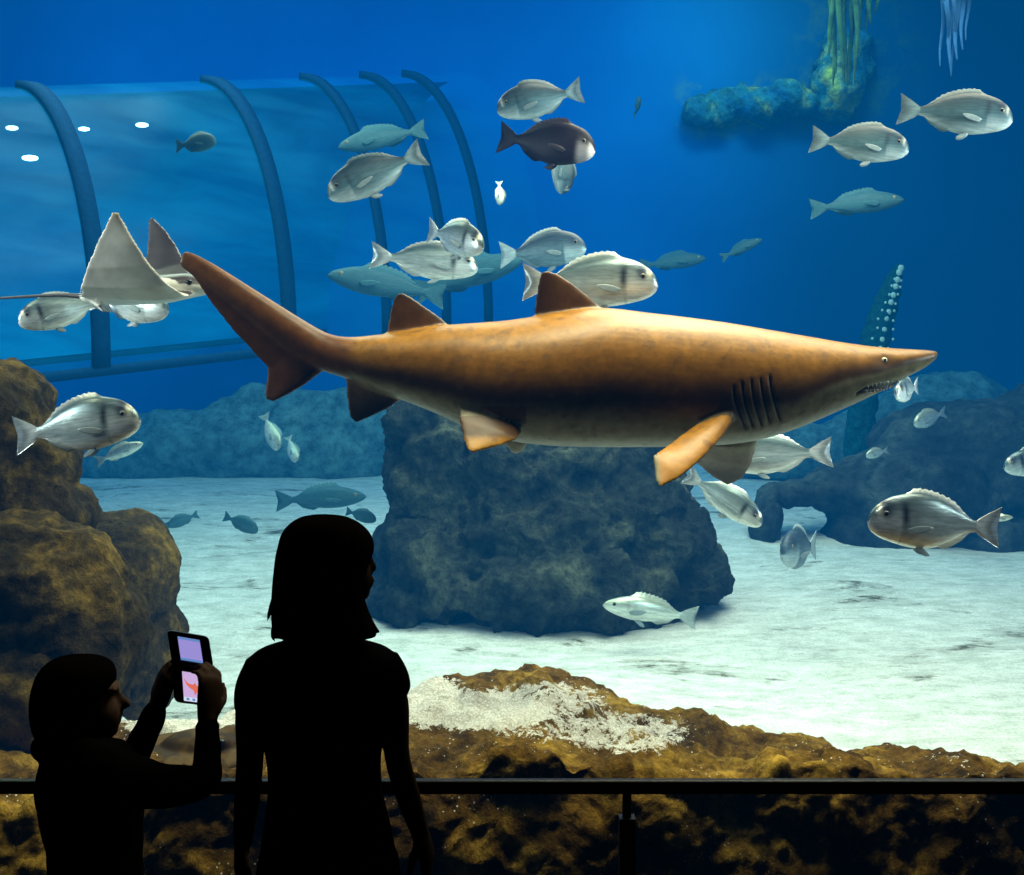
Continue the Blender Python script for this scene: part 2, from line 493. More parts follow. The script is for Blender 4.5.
rock('reef', [(200, 450, 16.2, 130, 38, 0.5), (330, 435, 16.2, 80, 46, 0.5), (270, 425, 16.4, 70, 36, 0.4), (120, 460, 16.2, 80, 22, 0.5)],
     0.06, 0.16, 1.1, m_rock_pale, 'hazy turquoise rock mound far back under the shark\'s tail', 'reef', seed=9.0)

# foreground ledge right behind the window
crest = [(-300, 735), (0, 736), (60, 742), (130, 738), (165, 728), (240, 718), (330, 705), (410, 692), (465, 690), (490, 680), (515, 672), (545, 668), (575, 684), (610, 698),
         (640, 709), (680, 722), (715, 733), (760, 737), (815, 735), (835, 742), (850, 751), (900, 755), (960, 760), (1024, 768), (1300, 785)]
def lip_py(px):
    return interp(px, [(-300, 825), (40, 830), (120, 815), (190, 812), (260, 790), (420, 772), (540, 760), (640, 768), (760, 772), (900, 775), (1024, 782), (1300, 790)]) + 20 * noise.noise(Vector((px * .021, 3.3, 0))) + 10 * noise.noise(Vector((px * .06, 1.3, 0)))
def ledge_pt(u, v):
    px = lerp(-330, 1350, u)
    D0 = interp(px, [(240, 4.6), (560, 4.75), (720, 4.45), (860, 4.1), (1300, 4.05)])
    lp = lip_py(px); zl = P(px, lp, 3.78).z
    zc = P(px, smooth_interp(px, crest), D0).z
    x = (px - CX) / F * D0
    zc -= 0.02
    ym = 3.78 + (D0 - 3.78) * .4
    prof = [(0, (3.70, -0.1)), (0.12, (3.71, 0.06)), (0.3, (3.735, zl - .22)), (0.40, (3.765, zl - .06)), (0.46, (3.78, zl)), (0.53, (3.85, zl + .25 * (zc - zl))), (0.62, (ym, zl + .55 * (zc - zl))), (0.76, (D0 - .1, zc)),
            (0.82, (D0 + .03, zc)), (0.88, (D0 + .2, zc * 0.93)), (0.94, (D0 + .4, zc * 0.6)), (1, (D0 + .7, -0.1))]
    y = smooth_interp(v, [(a, p[0]) for a, p in prof]); z = smooth_interp(v, [(a, p[1]) for a, p in prof])
    return Vector((x, y, z))
me = grid_mesh('rock_ledge', ledge_pt, 420, 150)
def ledge_d(c, n):
    q = c * 3.4
    h = noise.fractal(q, 0.75, 2.1, 6) * 0.07 + (0.5 - abs(noise.noise(c * 7.5 + Vector((3, 1, 4))))) * 0.03
    d = n * h
    if c.y + d.y < 3.62: d.y = 3.62 - c.y
    return d
displace(me, ledge_d)
def gravel(c):
    px, py = pix(c)
    g = 0.0
    for (gx, gy, rx, ry, s) in ((485, 710, 110, 28, 1.25), (620, 732, 95, 30, 0.9), (425, 700, 60, 34, 1.25), (550, 700, 80, 26, 0.9), (540, 728, 110, 14, .7), (190, 722, 85, 30, 1.4), (560, 752, 90, 12, 0.35),
                                (80, 850, 40, 22, 0.35), (150, 850, 40, 25, 0.35), (740, 850, 200, 20, 0.15), (960, 757, 60, 8, 0.5), (740, 748, 60, 8, 0.2)):
        t = 1 - ((px - gx) / rx) ** 2 - ((py - gy) / ry) ** 2
        if t > 0: g = max(g, s * min(1, t * 1.3))
    return g * 0.72 - 0.22
fpaint(me, 'Gravel', gravel)
o = obj('rock_ledge', me, m_ledge); tag(o, 'long golden brown rock ledge just behind the window, topped with white gravel', 'rock'); base_origin(o)

# ------------------------------------------------------------------ walk-through tunnel at the back
m_shell, nt, out = new_mat('tunnel_acrylic')
tr = N(nt, 'ShaderNodeBsdfTransparent'); tr.inputs[0].default_value = (0.9, 1, 1, 1)
df = N(nt, 'ShaderNodeBsdfPrincipled'); df.inputs['Base Color'].default_value = (0.01, 0.42, 0.80, 1); df.inputs['Roughness'].default_value = 0.25
tc = N(nt, 'ShaderNodeTexCoord'); mp = N(nt, 'ShaderNodeMapping'); mp.inputs['Scale'].default_value = (0.35, 0.35, 1.6); nt.links.new(tc.outputs['Object'], mp.inputs['Vector'])
nn = noise_node(nt, 1.6, 4, 0.6, mp.outputs[0], 0.6)
fac = ramp(nt, nn.outputs['Fac'], [(0.35, (0.03, 0.03, 0.03)), (0.7, (0.14, 0.14, 0.14))])
mx = N(nt, 'ShaderNodeMixShader'); nt.links.new(fac.outputs[0], mx.inputs[0]); nt.links.new(tr.outputs[0], mx.inputs[1]); nt.links.new(df.outputs[0], mx.inputs[2])
nt.links.new(mx.outputs[0], out.inputs['Surface'])
m_rib = mat_plain('tunnel_rib_metal', (0.002, 0.03, 0.09), 0.8, 0.05)
m_glint = mat_emit('tunnel_lamp_glow', (0.55, 0.95, 1.0), 14.0)
# base line (near side) and crown line of the vault, in space
def tun_axis(t):      # t along the tunnel; returns near base point, crown point
    D = lerp(9.2, 15.0, t)
    px = lerp(-140, 500, t)
    basep = P(px, lerp(394, 322, t), D)
    return basep
ax0, ax1 = tun_axis(0), tun_axis(1)
axd = (ax1 - ax0); axn = axd.normalized()
back = Vector((-axn.y, axn.x, 0)).normalized()      # horizontal, away from the camera
if back.y < 0: back = -back
def vault(t, a, rs=1.0):
    bp = ax0 + axd * t
    R = lerp(2.7, 3.55, t) * rs
    rw = 1.75 * rs
    c = bp + back * 1.75
    return c - back * (rw * math.cos(a)) + Vector((0, 0, R * math.sin(a)))
tun = empty('tunnel', (0, 0, 0)); tun.location = ax0
tag(tun, 'clear acrylic walk-through tunnel with dark ribs in the hazy upper left', 'tunnel')
parts = []
me = grid_mesh('tunnel_shell', lambda u, v: vault(lerp(-0.3, 1.12, u), math.pi * 0.53 * v), 60, 18); parts.append(obj('shell', me, m_shell, tun))
m_back, nt, out = new_mat('tunnel_back_panel')
df = principled(nt, out, 0.6, 0.1)
tc = N(nt, 'ShaderNodeTexCoord'); mp = N(nt, 'ShaderNodeMapping'); mp.inputs['Scale'].default_value = (0.3, 0.3, 1.4); nt.links.new(tc.outputs['Object'], mp.inputs['Vector'])
nn = noise_node(nt, 1.3, 5, 0.6, mp.outputs[0], 0.8)
nt.links.new(ramp(nt, nn.outputs['Fac'], [(0.35, (0.0, 0.13, 0.42)), (0.7, (0.0, 0.32, 0.72))]).outputs[0], df.inputs['Base Color'])
me = grid_mesh('tunnel_back', lambda u, v: vault(lerp(-0.3, 1.12, u), math.pi * lerp(0.52, 1, v), 0.975), 60, 16); parts.append(obj('back_panel', me, m_back, tun))
for t in (0.27, 0.555, 0.74, 0.87, 0.97, -0.05):
    b = MB(); rings = []
    hw = 0.085 if t < 0.6 else 0.06
    for k in range(21):
        a = math.pi * 0.47 * k / 20
        p0 = vault(t, a, 0.99); p1 = vault(t, a, 1.02)
        rings.append([p0 - axn * hw, p0 + axn * hw, p1 + axn * hw, p1 - axn * hw])
    b.ring_loft(rings); parts.append(obj('rib', b.mesh('tunnel_rib'), m_rib, tun))
b = MB(); e0, e1 = ax0 - axd * 0.3, ax0 + axd * 1.12
for s in (0, 1):
    off = back * (3.5 * s)
    b.tube([e0 + off + Vector((0, 0, -0.04)), e1 + off + Vector((0, 0, -0.04))], [(0.05, 0.035)] * 2, n=8, cap=1)
parts.append(obj('base_rail', b.mesh('tunnel_base'), m_rib, tun))
recentre(parts, tun)
for i, (px, py, r) in enumerate(((84, 129, 0.03), (142, 125, 0.035), (12, 128, 0.03), (30, 158, 0.04))):  # added glowing beads stand in for reflections on the acrylic
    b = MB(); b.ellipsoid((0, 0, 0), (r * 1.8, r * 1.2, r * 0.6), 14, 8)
    lp = obj('tunnel_lamp', b.mesh('tunnel_lamp'), m_glint); lp.location = P(px, py, (10.9, 11.4, 10.2, 10.3)[i])
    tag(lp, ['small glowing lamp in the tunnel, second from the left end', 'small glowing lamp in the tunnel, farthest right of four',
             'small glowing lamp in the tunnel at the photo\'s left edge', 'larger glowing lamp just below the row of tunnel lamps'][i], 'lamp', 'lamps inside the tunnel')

# ------------------------------------------------------------------ the shark
SD = 4.5
m_shark = mat_attr('bronze_shark_skin', 0.40, 0.28, 0.0, 0.3, 22, 0.18, 0.008)
m_black = mat_plain('wet_black', (0.006, 0.005, 0.005), 0.25, 0.5)
m_tooth = mat_plain('tooth_ivory', (0.62, 0.58, 0.48), 0.3, 0.5)
m_sheye = mat_plain('pale_yellow_eye', (0.55, 0.5, 0.34), 0.15, 0.6)
stations = [(937.5,352.5,938,354.5,.010),(934,351,933,361,.030),(925,350,920,370,.055),(910,349.2,904,378,.082),(890,348,882,390,.112),(865,345.5,855,403,.145),(840,342,830,414,.17),
            (805,336,797,428,.195),(770,330,765,438,.218),(735,324,735,443.5,.236),(700,319,700,446,.25),(650,313,650,447,.265),(600,308,600,447,.27),
            (550,314,550,445.5,.258),(510,320,512,441,.238),(475,323,475,431,.21),(440,325.5,440,415,.178),(405,331,405,401,.148),(375,335,372,390,.118),
            (350,337,348,379,.09),(330,334,326,372,.072),(312,325,305,362,.058),(285,308.5,274,341,.046),(250,286.5,239,312,.035),(215,264.5,205,285,.024),
            (192,252.5,186,271,.014),(183,251.5,179,264,.008)]
sb = MB(); rings = []
# densify stations
def st_at(u):
    i = min(len(stations) - 2, int(u)); 
    return [smooth_interp(u, [(j, s[k]) for j, s in enumerate(stations)]) for k in range(5)]
ns = 110
for q in range(ns + 1):
    tx, ty, bx, by, hw = st_at(q / ns * (len(stations) - 1))
    T, B = P(tx, ty, SD), P(bx, by, SD); c = (T + B) / 2; ax = (T - B) / 2
    ring = []
    for k in range(64):
        a = 2 * math.pi * k / 64
        ca, sa = math.cos(a), math.sin(a)
        e = 0.97
        ring.append(c + ax * (math.copysign(abs(sa) ** e, sa)) + Vector((0, hw * math.copysign(abs(ca) ** e, ca), 0)))
    rings.append(ring)
sb.ring_loft(rings)
def sfin(spans, ys, th):
    """spans of (lead px, lead py, trail px, trail py); ys of (lead y offset, trail y offset)"""
    out = []
    for (a, b_, c, d_), (yl, yt) in zip(spans, ys):
        L, T = P(a, b_, SD), P(c, d_, SD)
        # keep picture position while moving off the shark's mid plane
        L = P(a, b_, SD + yl); T = P(c, d_, SD + yt)
        out.append((L, T))
    sb.fin(out, th, n=10, tmin=0.0055)
Z5 = [(0, 0)] * 5
sfin([(612,322,532,326),(606,312,533.5,318),(590,297.5,534.5,305),(572,283,536.5,292),(557,273.5,538.5,280),(547,270.5,541.5,272)], [(0,0)]*6, [.030,.026,.02,.014,.009,.005])
sfin([(452,334,392,342),(446,322,385,335),(436,314,387,328),(420,303,389.5,313),(409,295.5,393,300),(402,292.5,397,294)], [(0,0)]*6, [.024,.02,.016,.012,.008,.005])
sfin([(408,388,346,362),(402,399,345,376),(388,409,346,390),(371,417,347.5,405),(356,423,350,417)], [(0,0)]*5, [.024,.02,.015,.01,.005])
sfin([(518,418,470,398),(522,432,459,408),(516,440,459,421),(496,447,463,439),(472,453,467,449)], [(-.15,-.12),(-.19,-.16),(-.24,-.20),(-.27,-.25),(-.29,-.28)], [.025,.022,.016,.010,.005])
sfin([(470,398,446,396),(466,410,434,403),(458,417,427,405)], [(-.1,-.1),(-.1,-.08),(-.1,-.07)], [.016,.01,.005])
sfin([(528,430,495,430),(528,443,502,442),(524,450,508,448),(517,453.5,511,452)], [(.12,.12),(.17,.15),(.2,.18),(.22,.21)], [.02,.015,.01,.005])
sfin([(742,400,706,402),(736,416,711,414),(723,436,690,429),(702,459,668,445),(680,478,652,456),(660,488,655,480)],
     [(-.16,-.14),(-.21,-.18),(-.31,-.25),(-.40,-.33),(-.47,-.41),(-.50,-.47)], [.035,.032,.024,.017,.010,.006])
sfin([(757,425,712,425),(757,442,708,445),(752,464,702,456),(742,479,696,463),(728,485,712,476)], [(.14,.12),(.18,.16),(.27,.24),(.34,.31),(.38,.36)], [.03,.026,.018,.011,.006])
# caudal fin: web under the upper lobe, then the lower lobe
sfin([(340,358,322,372),(318,352,287,372),(298,338,268,368),(276,322,254,353),(250,303,234,332),(222,283,211,303),(200,268,193,276)], [(0,0)]*7, [.03,.024,.02,.016,.012,.009,.006])
sfin([(338,360,272,340),(322,372,268,362),(305,385,266.5,378),(288,395,264.5,392),(274,401.5,266,400)], [(0,0)]*5, [.03,.024,.016,.010,.006])
sme = sb.remesh('shark_body', 0.0068, 5, 0.5)
topl = sorted([(s[0], s[1]) for s in stations]); botl = sorted([(s[2], s[3]) for s in stations])
gills = [[(722,384),(725,402),(737,427)],[(730,380),(734,402),(745,427)],[(739,378),(743,400),(753,425)],[(748,377),(752,398),(761,423)],[(757,374),(761,396),(771,420)]]
def gx(g, py):
    return smooth_interp(py, [(p[1], p[0]) for p in g])
def spx(c):
    return CX + c.x / SD * F, HY - (c.z - HC) / SD * F
mu = [(846,393),(856,386.5),(870,382.5),(882,381),(897,381)]
ml = [(846,393.5),(856,391.5),(870,390.5),(882,389),(897,384.5)]
def mouth(px, py):
    if px < 846 or px > 897: return 0.0
    u, l = smooth_interp(px, mu), smooth_interp(px, ml)
    m, h = (u + l) / 2, max(0.8, (l - u) / 2)
    return max(0.0, 1.0 - abs(py - m) / (h + 0.9))
def gill(px, py):
    g = 0.0
    if 718 < px < 776 and 372 < py < 430:
        for q in gills:
            if q[0][1] - 2 < py < q[-1][1] + 2:
                e = sst(q[0][1] - 2, q[0][1] + 6, py) * sst(q[-1][1] + 2, q[-1][1] - 6, py)
                g = max(g, e * math.exp(-((px - gx(q, py)) / 1.25) ** 2))
    return g
def shark_d(c, n):
    px, py = spx(c)
    off = abs(c.y - SD)
    d = Vector()
    if off > 0.05 and off < 0.3 and abs(n.y) > 0.3:
        g = gill(px, py)
        if g: d -= n * (0.014 * g)
    if 844 < px < 899 and off > 0.02:
        m = mouth(px, py)
        if m: d -= Vector((0, math.copysign(0.03 * min(1, m * 1.8), c.y - SD), 0))
    # brow ridge over the eye
    r2 = ((px - 876) / 9) ** 2 + ((py - 361) / 5) ** 2
    if off > 0.03 and r2 < 4: d -= n * (0.006 * math.exp(-r2))
    return d
displace(sme, shark_d)
def shark_col(c, n):
    px, py = spx(c); off = abs(c.y - SD)
    t, b_ = smooth_interp(px, topl), smooth_interp(px, botl)
    v = (py - t) / max(1.0, b_ - t)
    nz = noise.fractal(c * 5.0, 0.8, 2.0, 4)
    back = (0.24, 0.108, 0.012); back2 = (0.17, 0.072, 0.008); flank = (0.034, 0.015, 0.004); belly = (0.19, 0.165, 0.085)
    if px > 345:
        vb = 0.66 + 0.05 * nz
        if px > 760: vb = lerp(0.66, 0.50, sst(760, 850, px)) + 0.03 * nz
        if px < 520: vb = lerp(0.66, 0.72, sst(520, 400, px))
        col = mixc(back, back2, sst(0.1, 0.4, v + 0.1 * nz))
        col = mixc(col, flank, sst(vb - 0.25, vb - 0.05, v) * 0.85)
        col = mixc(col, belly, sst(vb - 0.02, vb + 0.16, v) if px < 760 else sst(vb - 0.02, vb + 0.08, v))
        if px > 905: col = mixc(col, (0.10, 0.06, 0.03), 0.6 * sst(905, 930, px) * (1 - sst(0.4, 0.8, v)))
        bodycol = col
    if px < 362:
        s = ((px - 200) * 0.57 - (py - 270)) / 30
        col = mixc((0.075, 0.026, 0.006), (0.16, 0.06, 0.013), sst(-0.6, 0.2, s))
        # dark stripe under the top edge, dark lower lobe edge
        col = mixc(col, (0.08, 0.035, 0.018), 0.75 * sst(372, 398, py))
        col = mixc(col, (0.05, 0.02, 0.008), 0.6 * math.exp(-((s - 0.15) / 0.22) ** 2))
        if px > 345: col = mixc(col, bodycol, sst(345, 362, px))
    # fins
    if px < 606 and px > 530 and py < t - 1 and off < 0.06:
        col = mixc((0.06, 0.025, 0.006), (0.03, 0.012, 0.004), sst(560, 538, px))
    if px < 450 and px > 384 and py < t - 1:
        col = mixc((0.07, 0.028, 0.006), (0.012, 0.005, 0.003), sst(8, 0, py - interp(px, [(385,335),(396,294),(402,292),(420,303),(447,322)]) ) )
    if 340 < px < 408 and py > b_ + 1 and off < 0.06:
        col = mixc((0.16, 0.09, 0.04), (0.035, 0.02, 0.01), sst(378, 415, py))
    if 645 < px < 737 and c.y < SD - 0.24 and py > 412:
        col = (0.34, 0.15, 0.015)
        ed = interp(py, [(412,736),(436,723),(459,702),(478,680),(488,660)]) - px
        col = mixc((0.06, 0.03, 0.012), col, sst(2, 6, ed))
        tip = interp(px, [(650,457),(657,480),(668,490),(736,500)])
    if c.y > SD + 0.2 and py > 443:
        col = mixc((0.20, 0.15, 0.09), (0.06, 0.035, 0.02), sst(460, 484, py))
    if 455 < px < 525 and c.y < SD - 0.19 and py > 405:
        col = mixc((0.08, 0.035, 0.008), (0.40, 0.19, 0.02), sst(430, 438, py))  # lit golden lower part of the pelvic fin is put into the colour
    # speckles
    sp = noise.noise(c * 24)
    if sp > 0.42 and px > 330 and t < py < b_: col = mixc(col, (0.10, 0.05, 0.02), 0.45)
    if off > 0.05 and off < 0.3:
        col = mixc(col, (0.03, 0.015, 0.01), 0.7 * gill(px, py))
    if 844 < px < 899 and off > 0.02:
        m = mouth(px, py)
        if m > 0.15: col = mixc(col, (0.02, 0.006, 0.005), sst(0.15, 0.4, m))
    r2 = ((px - 874) / 11) ** 2 + ((py - 361) / 4.5) ** 2
    if off > 0.03: col = mixc(col, (0.05, 0.025, 0.012), 0.8 * math.exp(-r2))
    r2 = ((px - 907) / 3) ** 2 + ((py - 371) / 2.4) ** 2
    if off > 0.02: col = mixc(col, (0.015, 0.008, 0.006), 0.9 * math.exp(-r2))
    return col
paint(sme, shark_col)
shark = empty('shark', P(600, 447, SD))
tag(shark, 'big bronze brown shark with open mouth and jagged teeth gliding right above the boulder', 'shark')
sparts = [obj('body', sme, m_shark, shark)]
def surf_y(px, py, side):
    # half width of the loft at that point
    tt = sorted([((s[0] + s[2]) / 2, s[4], s[1], s[3]) for s in stations])
    hw = smooth_interp(px, [(a[0], a[1]) for a in tt]); t = smooth_interp(px, [(a[0], a[2]) for a in tt]); b_ = smooth_interp(px, [(a[0], a[3]) for a in tt])
    q = (py - (t + b_) / 2) / ((b_ - t) / 2); q = max(-0.98, min(0.98, q))
    return SD + side * hw * math.sqrt(1 - q * q)
for side in (-1, 1):
    y = surf_y(875.5, 360.5, side)
    c = P(875.5, 360.5, SD); c.y = y - side * 0.004
    b = MB(); b.ellipsoid(c, (0.0125, 0.008, 0.0115), 16, 10); eye = obj('eye', b.mesh('shark_eye'), m_sheye, shark); sparts.append(eye)
    b = MB(); b.ellipsoid(c + Vector((0.0, side * 0.0055, 0)), (0.0055, 0.004, 0.0075), 12, 8); sparts.append(obj('pupil', b.mesh('shark_pupil'), m_black, eye))
    tb = MB(); 
    for k in range(9):
        px = 858 + k * 4.3
        for (crv, dirz) in ((mu, -1), (ml, 1)):
            py = smooth_interp(px, crv) - dirz * (-0.6)
            c = P(px, py, SD); c.y = surf_y(px, py, side) - side * 0.012
            L = 0.010 if k % 2 else 0.013
            tb.tube([c, c + Vector((0.001, side * 0.003, dirz * L * 0.5)), c + Vector((0.002, side * 0.003, dirz * L))], [0.0034, 0.0022, 0.0006], n=6, cap=1)
    t = obj('teeth', tb.mesh('shark_teeth'), m_tooth, shark); sparts.append(t); t['label'] = 'rows of pointed ivory teeth'
recentre(sparts, shark)

# ------------------------------------------------------------------ fish
m_fish = mat_attr('silver_fish_scales', 0.30, 0.6, 0.45, 0.32, 16, 0.15, 0.012, (0.5, 1, 3))
m_teal = mat_attr('teal_fish_scales', 0.45, 0.35, 0.1, 0.32, 16, 0.15, 0.012, (0.5, 1, 3))
m_dfish = mat_attr('dark_fish_scales', 0.5, 0.15, 0.0, 0.2, 30, 0.10, 0.01, (0.5, 1, 3))
m_finm = mat_plain('pale_fin', (0.30, 0.36, 0.36), 0.4, 0.4)
m_finm.node_tree.nodes['Principled BSDF'].inputs['Alpha'].default_value = 0.7
m_dfin = mat_plain('dusky_fin', (0.03, 0.025, 0.04), 0.4, 0.4)
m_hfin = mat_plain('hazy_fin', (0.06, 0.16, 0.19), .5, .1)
m_eye = mat_plain('fish_eye_ring', (0.22, 0.2, 0.14), 0.15, 0.6)
KINDS = {
 # top, bottom, width profiles over s (0 nose .. 0.82 tail root)
 'bream': dict(top=[(0,-.002),(.008,.030),(.03,.074),(.07,.116),(.13,.158),(.23,.192),(.32,.208),(.42,.203),(.52,.178),(.62,.135),(.70,.088),(.77,.052),(.82,.040)],
               bot=[(0,-.030),(.012,-.058),(.05,-.094),(.11,-.124),(.20,-.150),(.30,-.172),(.40,-.180),(.50,-.168),(.60,-.130),(.68,-.085),(.76,-.048),(.82,-.040)],
               wid=[(0,.014),(.03,.040),(.10,.062),(.2,.078),(.32,.084),(.48,.070),(.62,.042),(.74,.020),(.82,.011)], dors=0.042, anal=0.032, tail=0.150),
 'sleek': dict(top=[(0,-.004),(.03,.03),(.10,.065),(.2,.10),(.32,.122),(.45,.118),(.6,.09),(.72,.052),(.82,.030)],
               bot=[(0,-.016),(.04,-.045),(.12,-.075),(.25,-.102),(.38,-.110),(.52,-.098),(.65,-.065),(.76,-.036),(.82,-.030)],
               wid=[(0,.008),(.04,.03),(.12,.055),(.25,.07),(.42,.066),(.6,.042),(.74,.02),(.82,.010)], dors=0.05, anal=0.035, tail=0.120)}
def fish_mesh(kind, pal):
    K = KINDS[kind]; ss = [0, .006, .014, .025, .04] + [.04 + .78 * i / 46 for i in range(1, 47)] + [.82 + .10 * i / 12 for i in range(1, 13)]
    rings = []; info = []
    na = 9
    for s in ss:
        tail = s > .82
        if not tail:
            t, b_, wd = (smooth_interp(s, K[k]) for k in ('top', 'bot', 'wid'))
            dh = K['dors'] * sst(.26, .33, s) * sst(.80, .60, s) * (0.85 + 0.15 * math.cos(s * 140)); ah = K['anal'] * sst(.52, .58, s) * sst(.79, .68, s)
            f = 0
        else:
            f = (s - .82) / .10
            h = lerp(.040 if kind == 'bream' else .03, K['tail'], f ** 0.85); t, b_ = h, -h; wd = lerp(.011, .0035, min(1, f * 1.6)); dh = ah = 0
        mid, hh = (t + b_) / 2, (t - b_) / 2
        side = []
        for k in range(na):
            a = math.radians(lerp(82, -82, k / (na - 1)))
            side.append((wd * math.cos(a) ** 0.9, mid + hh * math.sin(a)))
        eps = 0.0045
        pts = [(0.0, t + dh + 0.001)] + [(eps if not tail else wd * .6, t)] + side + [(eps if not tail else wd * .6, b_)] + [(0.0, b_ - ah - 0.001)]
        full = pts + [(-y, z) for (y, z) in reversed(pts[1:-1])]
        ring = []
        for (y, z) in full:
            q = abs(z - mid) / max(hh, 1e-6)
            sx = s + (0.085 * f * min(1.05, q) ** 1.4 if tail else 0)
            if dh and z > t + 1e-4: sx += dh * 0.35
            if ah and z < b_ - 1e-4: sx += ah * 0.5
            ring.append(Vector((0.5 - sx, y, z)))
            info.append((s, (z - b_) / max(1e-6, t - b_), z, 1 if (z > t + .004 or z < b_ - .004 or tail) else 0, abs(y)))
        rings.append(ring)
    b = MB(); b.ring_loft(rings)
    me = bpy.data.meshes.new('fish_body'); me.from_pydata([tuple(p) for p in b.v], [], b.f); me.update()
    bm = bmesh.new(); bm.from_mesh(me); bmesh.ops.recalc_face_normals(bm, faces=bm.faces); bm.to_mesh(me); bm.free()
    me.polygons.foreach_set('use_smooth', [True] * len(me.polygons))
    info += [(0, .5, 0, 0, 0), (1, .5, 0, 1, 0)]
    at = me.color_attributes.new('Col', 'FLOAT_COLOR', 'POINT')
    buf = np.ones((len(me.vertices), 4), dtype=np.float32)
    for i, (s, q, z, fin, y) in enumerate(info):
        if pal == 'silver':
            col = mixc((0.46, 0.54, 0.54), (0.10, 0.15, 0.16), sst(.48, .85, q))
            col = mixc(col, (0.80, 0.82, 0.78), sst(.35, .05, q))
            st = 0.5 + 0.5 * math.sin(q * 60)
            if s > .22: col = mixc(col, tuple(c * .72 for c in col), .45 * st)
            if s < .22: col = mixc(col, (0.78, 0.80, 0.78), .7 * sst(.75, .4, q))
            # gill cover edge and dark shoulder patch
            ge = .225 + .02 * math.sin(q * 3.1)
            col = mixc(col, (0.012, 0.016, 0.03), .97 * math.exp(-((s - ge) / .027) ** 2) * sst(.40, .52, q) * sst(.90, .78, q))
            col = mixc(col, (0.28, 0.30, 0.30), .6 * math.exp(-((s - ge) / .008) ** 2) * sst(.5, .4, q))
            # dark mask between the eyes with a pale bar
            col = mixc(col, (0.035, 0.045, 0.07), .92 * math.exp(-((s - .115) / .034) ** 2) * sst(.46, .6, q))
            col = mixc(col, (0.85, 0.80, 0.60), .8 * math.exp(-((s - .065) / .014) ** 2) * sst(.55, .75, q))
            col = mixc(col, (0.10, 0.11, 0.12), .8 * math.exp(-((z + .030 + s * .15) / .005) ** 2) * sst(.075, .05, s))
            if fin: col = (0.55, 0.60, 0.60) if s < .83 else mixc((0.60, 0.64, 0.63), (0.30, 0.34, 0.36), sst(.86, .92, s))
        elif pal == 'hazy':  # blue water haze mixed into the colour of the far fish
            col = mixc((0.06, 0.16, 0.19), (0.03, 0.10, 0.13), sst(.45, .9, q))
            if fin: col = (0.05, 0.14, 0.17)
        elif pal == 'teal':
            col = mixc((0.075, 0.145, 0.165), (0.02, 0.045, 0.06), sst(.4, .9, q))
            col = mixc(col, (0.42, 0.5, 0.5), sst(.26, .05, q))
            if s < .21: col = mixc(col, (0.50, 0.56, 0.56), .5 * sst(.5, .2, q))
            col = mixc(col, (0.02, 0.03, 0.045), .92 * math.exp(-((s - .225) / .022) ** 2) * sst(.42, .55, q) * sst(.92, .8, q))
            col = mixc(col, (0.03, 0.045, 0.06), .9 * math.exp(-((s - .115) / .032) ** 2) * sst(.45, .6, q))
            col = mixc(col, (0.6, 0.58, 0.5), .7 * math.exp(-((s - .06) / .013) ** 2) * sst(.5, .7, q))
            if fin: col = (0.15, 0.22, 0.24) if s < .83 else mixc((0.18, 0.26, 0.28), (0.10, 0.14, 0.16), sst(.86, .92, s))
        elif pal == 'dark':
            col = mixc((0.020, 0.014, 0.026), (0.010, 0.009, 0.018), sst(.4, .9, q))
            if s < .2: col = mixc(col, (0.45, 0.42, 0.45), .7 * sst(.19, .12, s) * sst(.75, .45, q))
            if s < .07: col = mixc(col, (0.85, 0.8, 0.82), sst(.07, .03, s) * sst(.85, .6, q))
            if fin: col = (0.016, 0.013, 0.028)
        elif pal == 'blue':
            col = mixc((0.14, 0.22, 0.25), (0.04, 0.07, 0.10), sst(.3, .85, q))
            if s < .24: col = mixc(col, (0.6, 0.68, 0.68), .6 * sst(.62, .3, q))
            col = mixc(col, (0.04, 0.06, 0.09), .85 * math.exp(-((s - .13) / .04) ** 2) * sst(.45, .6, q))
            if fin: col = (0.42, 0.5, 0.5)
        else:  # plain pale
            col = mixc((0.70, 0.74, 0.66), (0.42, 0.46, 0.36), sst(.45, .85, q))
            col = mixc(col, (0.25, 0.27, 0.2), .6 * math.exp(-((s - .25) / .012) ** 2) * sst(.35, .5, q))
            if fin: col = (0.4, 0.45, 0.42)
        buf[i, :3] = col
    at.data.foreach_set('color', buf.ravel())
    return me, K
def leaf_fin(L, W, thick=0.004, fwd=0.25):
    b = MB(); sp = []
    for i in range(7):
        t = i / 6
        wv = W * math.sin(math.pi * (0.16 + 0.80 * t)) ** 0.8
        sp.append((Vector((-L * t + wv * fwd, 0, wv * 0.5)), Vector((-L * t - wv * fwd, 0, -wv * 0.5))))
    b.fin(sp, [thick * (1 - .7 * i / 6) for i in range(7)], n=5, tmin=0.0015)
    return b
FISH = {}
